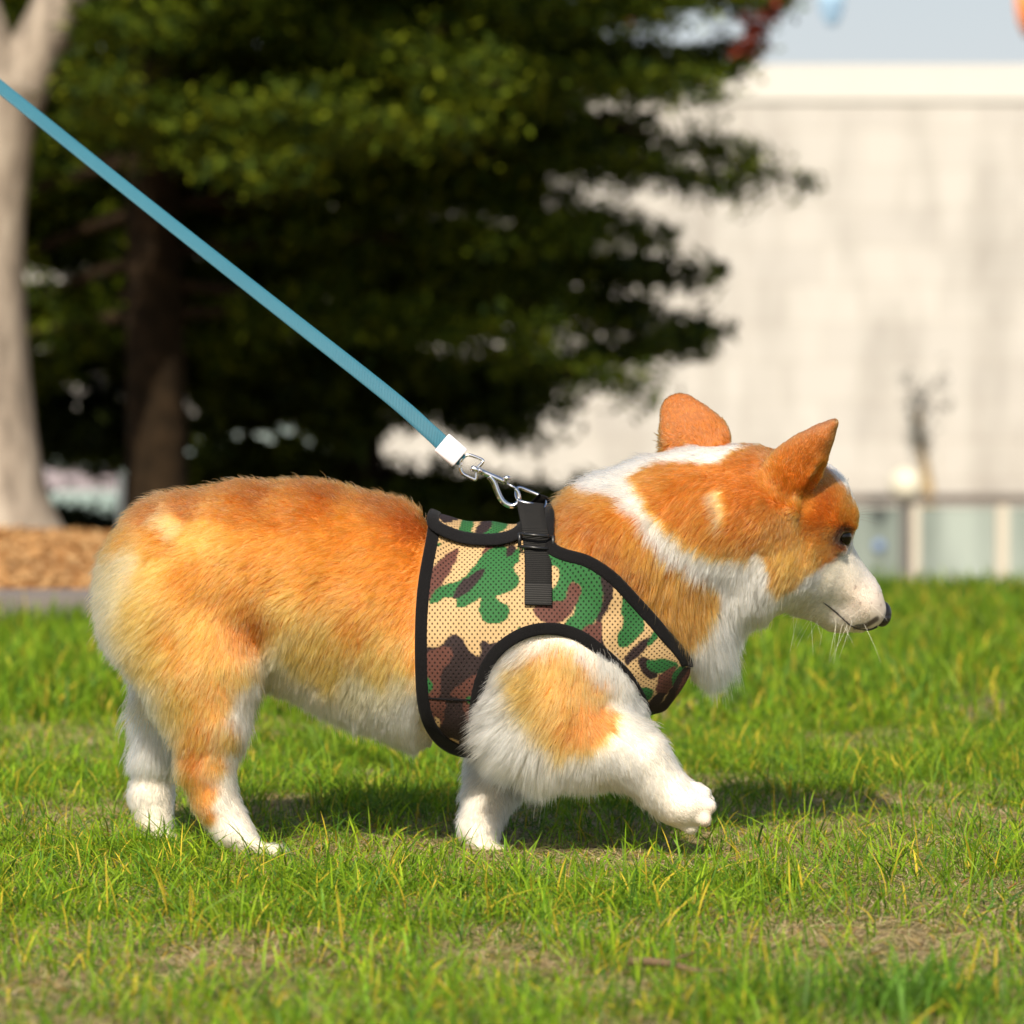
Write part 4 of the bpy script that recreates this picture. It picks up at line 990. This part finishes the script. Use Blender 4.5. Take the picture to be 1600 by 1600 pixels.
# keep the harness off the lifted shoulder: carve with the leg's own armhole (the outline already leaves it open)
harness = sheet('harness', shell(OFF, .0017, rH), camo_mat, body, CAMO)
band = smax(rH - .0022, -rH - .0085)
front = np.full(len(gx), -.02); front[keep_] = (15 - seg_d(pxk, [(1074, 1056), (1016, 1136)])) * mpp; band = smax(band, front)
sheet('harness_binding', smax(np.abs(sT - OFF) - .0031, band).reshape(HGd.n), black, harness)
FREG = spline([(668, 812), (676, 790), (700, 760), (790, 760), (822, 800), (828, 820), (808, 842), (770, 851), (725, 848), (694, 838), (674, 826)], 5, True)
rF = region_field(FREG)
sheet('flap', smax(np.abs(sT - OFF - .0036) - .0016, rF + .004).reshape(HGd.n), camo_mat, harness, CAMF)
sheet('flap_binding', smax(np.abs(sT - OFF - .0036) - .0030, smax(rF - .001, -rF - .0095)).reshape(HGd.n), black, harness)
# seam across the belly strap
def surf_path(pts, off, field=None): return np.array([on(x, y, field or GT, off) for x, y in pts])
MB().tube(surf_path(spline([(668, 1091), (700, 1093), (740, 1094)], 6), OFF + .0020, GT), .0009, 6).obj('seam', black, harness)
def ribbon(name, pts, wdir, width, th, mat, parent, ribs=0, ribamp=.0003, col=None, uv=False):
    pts = np.array(pts, float); seg = np.linalg.norm(np.diff(pts, axis=0), axis=1); s_ = np.concatenate([[0], np.cumsum(seg)])
    step = (1 / ribs / 6) if ribs else .004
    u = np.arange(0, s_[-1], step); P = np.column_stack([np.interp(u, s_, pts[:, k]) for k in range(3)])
    wd = np.array(wdir, float)
    wd = wd if wd.ndim == 2 else np.tile(wd, (len(pts), 1)); Wd = np.column_stack([np.interp(u, s_, wd[:, k]) for k in range(3)])
    width = np.interp(u, s_, width) if not np.isscalar(width) else np.full(len(u), width)
    T = np.gradient(P, axis=0); T /= np.linalg.norm(T, axis=1, keepdims=True)
    Wd = Wd - T * (Wd * T).sum(1)[:, None]; Wd /= np.linalg.norm(Wd, axis=1, keepdims=True); Nn = np.cross(T, Wd)
    amp = (np.cos(2 * np.pi * ribs * u) * ribamp if ribs else 0 * u)[:, None]
    prof = [(-.5, -.5), (-.46, -1), (-.25, -1.05), (0, -1.05), (.25, -1.05), (.46, -1), (.5, -.5), (.5, .5), (.46, 1), (.25, 1.05), (0, 1.05), (-.25, 1.05), (-.46, 1), (-.5, .5)]
    n = len(prof); V_ = np.stack([P + Wd * (width[:, None] * a) + Nn * (th / 2 * b + np.sign(b) * amp) for a, b in prof], 1).reshape(-1, 3)
    i = np.arange(len(u) - 1)[:, None] * n; k = np.arange(n)[None]; kk = (k + 1) % n
    Qd = np.stack([i + k, i + kk, i + n + kk, i + n + k], -1).reshape(-1, 4)
    vc = None
    if col is not None:
        c1, c2 = (np.array(c) for c in col); f = (.5 + .5 * np.cos(2 * np.pi * ribs * u))[:, None] if ribs else np.ones((len(u), 1))
        vc = np.repeat(c2 * (1 - f) + c1 * f, n, 0)
    o = mesh_obj(name, V_, Qd, mat, parent, True, vc)
    if uv:
        a = o.data.attributes.new('wuv', 'FLOAT_VECTOR', 'POINT'); q = np.zeros((len(V_), 3), np.float32); q[:, 0] = np.repeat(u, n); q[:, 1] = np.tile([a_[0] for a_ in prof], len(u)) * np.repeat(width, n); a.data.foreach_set('vector', q.ravel())
    return o
web = NM('black_webbing'); at = web.n('ShaderNodeAttribute', attribute_name='col'); web = web.bsdf(at.outputs[0], .7, spec=.2)
# strap: from its stitched end on the side up through the slider to the ring, and down on the far side
side_pts = [on(x, y, GT, OFF + .0042) for x, y in ((841, 943), (841, 915), (841, 885), (840, 862))]
side_pts.append(on(838, 845, GT, OFF + .0065))
top = [on(836, 830, GT, OFF + .0095) + np.array((0, -.001, 0)), W(833, 812, -.040), W(830, 797, -.026), W(829, 789, -.013), W(829, 787, -.004)]
sp_ = spline(side_pts + top, 6)
strap = ribbon('strap', sp_, (1, .0, -.10), .0225, .0022, web, harness, ribs=500, ribamp=.00028, col=((.016, .015, .014), (.001, .001, .001)))
fp = [W(830, 786, .002), W(842, 792, .012), W(852, 812, .026), W(858, 832, .04)]
ribbon('far_strap', spline(fp, 6), (.8, .3, .3), .0225, .0022, web, harness, ribs=500, ribamp=.00028, col=((.016, .015, .014), (.001, .001, .001)))
# stitched end: a second layer
ribbon('strap_end', [on(x, y, GT, OFF + .0066) for x, y in ((841, 945), (841, 930), (841, 912))], (1, 0, -.1), .0228, .0018, web, harness, ribs=500, ribamp=.00028, col=((.040, .038, .036), (.004, .004, .004)))
# slider
plast = NM('black_plastic').bsdf((.012, .012, .013), .35, spec=.5)
c = on(838, 846, GT, OFF + .0095); c = np.array(c)
b = MB(); hw = .0140
for dz in (-.0052, .0052): b.tube([c + (-hw, -.0005, dz + .0012), c + (0, -.0022, dz), c + (hw, .0005, dz - .0012)], .0013, 8)
for s_ in (-1, 1): b.tube([c + (s_ * hw, 0, -.0062 - s_ * .0012), c + (s_ * hw, 0, .0062 - s_ * .0012)], .0015, 8)
b.obj('slider_buckle', plast, harness)
# ring
rp_ = [W(807, 766, .006), W(812, 762, .009), W(828, 768, .010), W(844, 775, .009), W(851, 782, .006), W(852, 790, -.004), W(848, 794, -.009), W(832, 788, -.010), W(815, 784, -.009), W(808, 778, -.004)]
MB().tube(spline(rp_, 5, True), .0015, 10, closed=True).obj('ring', chrome, harness)

# ------------------------------------------------------------------ eyes, nose, mouth, whiskers
wet = NM('wet_dark_eye').bsdf((.016, .007, .003), .10, spec=.4)
nosem = NM('nose_leather'); nv = nosem.noise(700, 2); nosem = nosem.bsdf((.012, .010, .011), .38, spec=.5, bump=nv, bstr=.5, bdist=.0005)
e = on(1319, 839, G, .0015) + np.array((-.001, .0050, 0)); MB().ball(e, .0082, 24, 18, (.95, .9, 1.22)).obj('eye', wet, body)
e2 = e.copy(); e2[1] = 2 * .040 - e[1]; MB().ball(e2, .0074, 16, 12).obj('eye', wet, body)
nc = W(1378, 959, .062)
b = MB().ball(nc, .0105, 24, 16, (.80, 1.0, 1.08)); b.ball(nc + np.array((.0012, -.0052, -.0035)), .0060, 16, 10, (1, .9, .9)); b.ball(nc + np.array((.0012, .0052, -.0035)), .0060, 16, 10, (1, .9, .9))
b.ball(nc + np.array((-.0045, 0, -.0075)), .0045, 14, 10, (1.2, 1.4, .8)); b.obj('nose', nosem, body)
lip = NM('lip_skin').bsdf((.02, .012, .012), .6)
lp_ = surf_path(spline([(1286, 941), (1298, 950), (1312, 962), (1326, 975), (1340, 982), (1358, 984), (1370, 979)], 6), .0004, G)
MB().tube(lp_, np.interp(np.linspace(0, 1, len(lp_)), [0, .2, .7, 1], [.0004, .0008, .0007, .0011]), 8).obj('mouth', lip, body)
def hairs(name, items, col, rad, parent):
    K = 8; n = len(items); cu = bpy.data.hair_curves.new(name); cu.add_curves([K] * n); pts = np.zeros((n, K, 3))
    for i, (p, d, L, g) in enumerate(items):
        q = np.array(p, float); d = np.array(d, float); d /= np.linalg.norm(d)
        for k in range(K):
            pts[i, k] = q; q = q + d * L / (K - 1); d = d + np.array((0, 0, -g)) / K; d /= np.linalg.norm(d)
    cu.attributes['position'].data.foreach_set('vector', pts.astype(np.float32).ravel())
    ra = cu.attributes.get('radius') or cu.attributes.new('radius', 'FLOAT', 'POINT'); ra.data.foreach_set('value', np.tile(np.linspace(1, .15, K) * rad, n).astype(np.float32))
    o = bpy.data.objects.new(name, cu); COL.objects.link(o); o.parent = parent; cu.materials.append(NM(name + '_hair').bsdf(col, .4)); return o
it = []
for i in range(17):
    x = rng.uniform(1236, 1360); y = np.interp(x, [1236, 1300, 1360], [955, 972, 975]) + rng.uniform(-8, 6)
    it.append((on(x, y), (rng.normal(-.15, .35), rng.normal(-.35, .3), -1), rng.uniform(.014, .042), rng.uniform(-.2, .5)))
for i in range(8):
    x = rng.uniform(1318, 1368); it.append((on(x, rng.uniform(930, 958)), (rng.uniform(-.1, .8), -.6, rng.uniform(-.5, .3)), rng.uniform(.010, .022), .5))
hairs('whiskers', it, (.75, .72, .62), .00011, body)
it = [(on(1338, 798 + i * 3), (1, -.1, .25 - .12 * i), .017 + .004 * (i % 3), .1) for i in range(5)]
hairs('brow_whiskers', it, (.08, .05, .03), .00012, body)

# ------------------------------------------------------------------ leash
leash = empty('leash', tuple(W(705, 705, -.004)))
L0 = np.array(leash.location)
lm = NM('teal_webbing'); uvn = lm.n('ShaderNodeAttribute', attribute_name='wuv'); sx = lm.n('ShaderNodeSeparateXYZ'); lm.l(uvn.outputs['Vector'], sx.inputs[0])
tw = lm.math('SINE', lm.math('MULTIPLY', lm.math('ADD', sx.outputs[0], lm.math('MULTIPLY', sx.outputs[1], 1.1)), 2 * math.pi / .0021))
f = lm.math('MULTIPLY_ADD', tw, .5, .5); edge = lm.math('GREATER_THAN', lm.math('ABSOLUTE', sx.outputs[1]), .0062)
lc = lm.mix(f, (.006, .060, .100), (.030, .165, .235)); lc = lm.mix(lm.math('MULTIPLY', lm.noise(12, 3), .3), lc, (.06, .23, .29)); teal = lm.bsdf(lc, .55, spec=.4, bump=f, bstr=.6, bdist=.0005)
cl = [(-700, -420, .62), (-400, -186, .52), (-200, -26, .45), (0, 136, .36), (200, 297, .25), (400, 455, .14), (600, 612, .04), (670, 673, .005), (702, 703, -.004), (722, 720, -.004)]
pts = spline([W(*c_) - L0 for c_ in cl], 10)
wv = np.array([(.62, .10, .78)] * len(pts)); tt = np.linspace(0, 1, len(pts)); wv[:, 1] += .25 * np.sin(tt * 5); wv[:, 0] = .62
wd_ = np.interp(tt, [0, .45, .8, .93, 1], [.0125, .0122, .0136, .0145, .010])
ribbon('webbing', pts, wv, wd_, .0019, teal, leash, uv=True)
sl = NM('white_plastic').bsdf((.80, .76, .80), .35, spec=.5)
A_, B_ = W(690, 691, -.004) - L0, W(719, 716, -.004) - L0
dirn = (B_ - A_) / np.linalg.norm(B_ - A_); wdn = np.cross(dirn, (0, 1, 0)); wdn /= np.linalg.norm(wdn)
V_ = []; Fs = []
prof = [(math.cos(t) * (.0098 + 0), math.sin(t) * .0042) for t in np.linspace(0, 2 * math.pi, 28, endpoint=False)]
prof = [(np.sign(a) * abs(a / .0098) ** .6 * .0098, np.sign(b_) * abs(b_ / .0042) ** .7 * .0042) for a, b_ in prof]
rings = [(0, .93), (.04, 1), (.96, 1), (1, .93)]
for t, s_ in rings:
    for a, b_ in prof: V_.append(A_ + (B_ - A_) * t + wdn * a * s_ + np.array((0, 1, 0)) * b_ * s_)
n = len(prof)
for r_ in range(3):
    for k in range(n): Fs.append((r_ * n + k, r_ * n + (k + 1) % n, (r_ + 1) * n + (k + 1) % n, (r_ + 1) * n + k))
Fs += [tuple(range(n - 1, -1, -1)), tuple(range(3 * n, 4 * n))]
mesh_obj('white_sleeve', V_, Fs, sl, leash)
def z6(x, y, Y=-.004): return W(660 + x / 6.667, 660 + y / 6.667, Y) - L0
m6 = m_per_px(0) / 6.667
clasp = MB()
clasp.tube(spline([z6(398, 440), (z6(400, 400)), z6(450, 350), z6(500, 342), z6(625, 392), z6(618, 430), z6(575, 480), z6(560, 590), z6(520, 585), z6(430, 540), z6(398, 490)], 4, True), 17 * m6, 10, closed=True)
clasp.tube([z6(505, 470), z6(520, 478), z6(560, 492), z6(600, 508)], [20 * m6, 33 * m6, 33 * m6, 26 * m6], 14)
clasp.tube([z6(585, 500), z6(600, 506), z6(601, 507), z6(660, 532), z6(840, 612), z6(870, 628)], [36 * m6, 36 * m6, 28 * m6, 29 * m6, 31 * m6, 24 * m6], 18)
clasp.tube([z6(850, 620), z6(960, 678), z6(975, 700)], [12 * m6, 12 * m6, 10 * m6], 10)
co = clasp.obj('clasp', chrome, leash)
hk = MB().tube(spline([z6(700, 560), z6(745, 625), z6(780, 720), z6(830, 815), z6(900, 865), z6(965, 862), z6(1005, 815), z6(1000, 740), z6(970, 690)], 6), np.interp(np.linspace(0, 1, 49), [0, .15, .6, 1], [34 * m6, 32 * m6, 27 * m6, 17 * m6]), 12)
hk.obj('hook', chrome, co)
kb = MB().ball(z6(880, 580, -.009), 33 * m6, 16, 10, (1.2, .9, .8)); kb.tube([z6(880, 585, -.009), z6(860, 620, -.005)], [18 * m6, 24 * m6], 10); kb.obj('thumb_knob', chrome, co)
tag(leash, 'teal webbing leash with white sleeve and chrome clasp pulled taut from the harness', 'leash')
# twig on the lawn
tq = [W(985, 1512, -.72), W(1040, 1520, -.74), W(1090, 1528, -.76), W(1130, 1530, -.77)]
for k_, q in enumerate(tq): q[2] = float(terrain(q[0], q[1])) + .012 + .002 * (k_ % 2)
twg = MB().tube(spline(tq, 4), np.linspace(.0032, .0012, 13), 8); twg.tube([tq[1], tq[1] + np.array((.02, .01, .006))], [.0015, .0006], 6)
tag(twg.obj('twig', simple('twig_bark', (.16, .10, .055), .9, nscale=200)), 'thin brown dry twig lying in the grass in front of the corgi', 'twig')
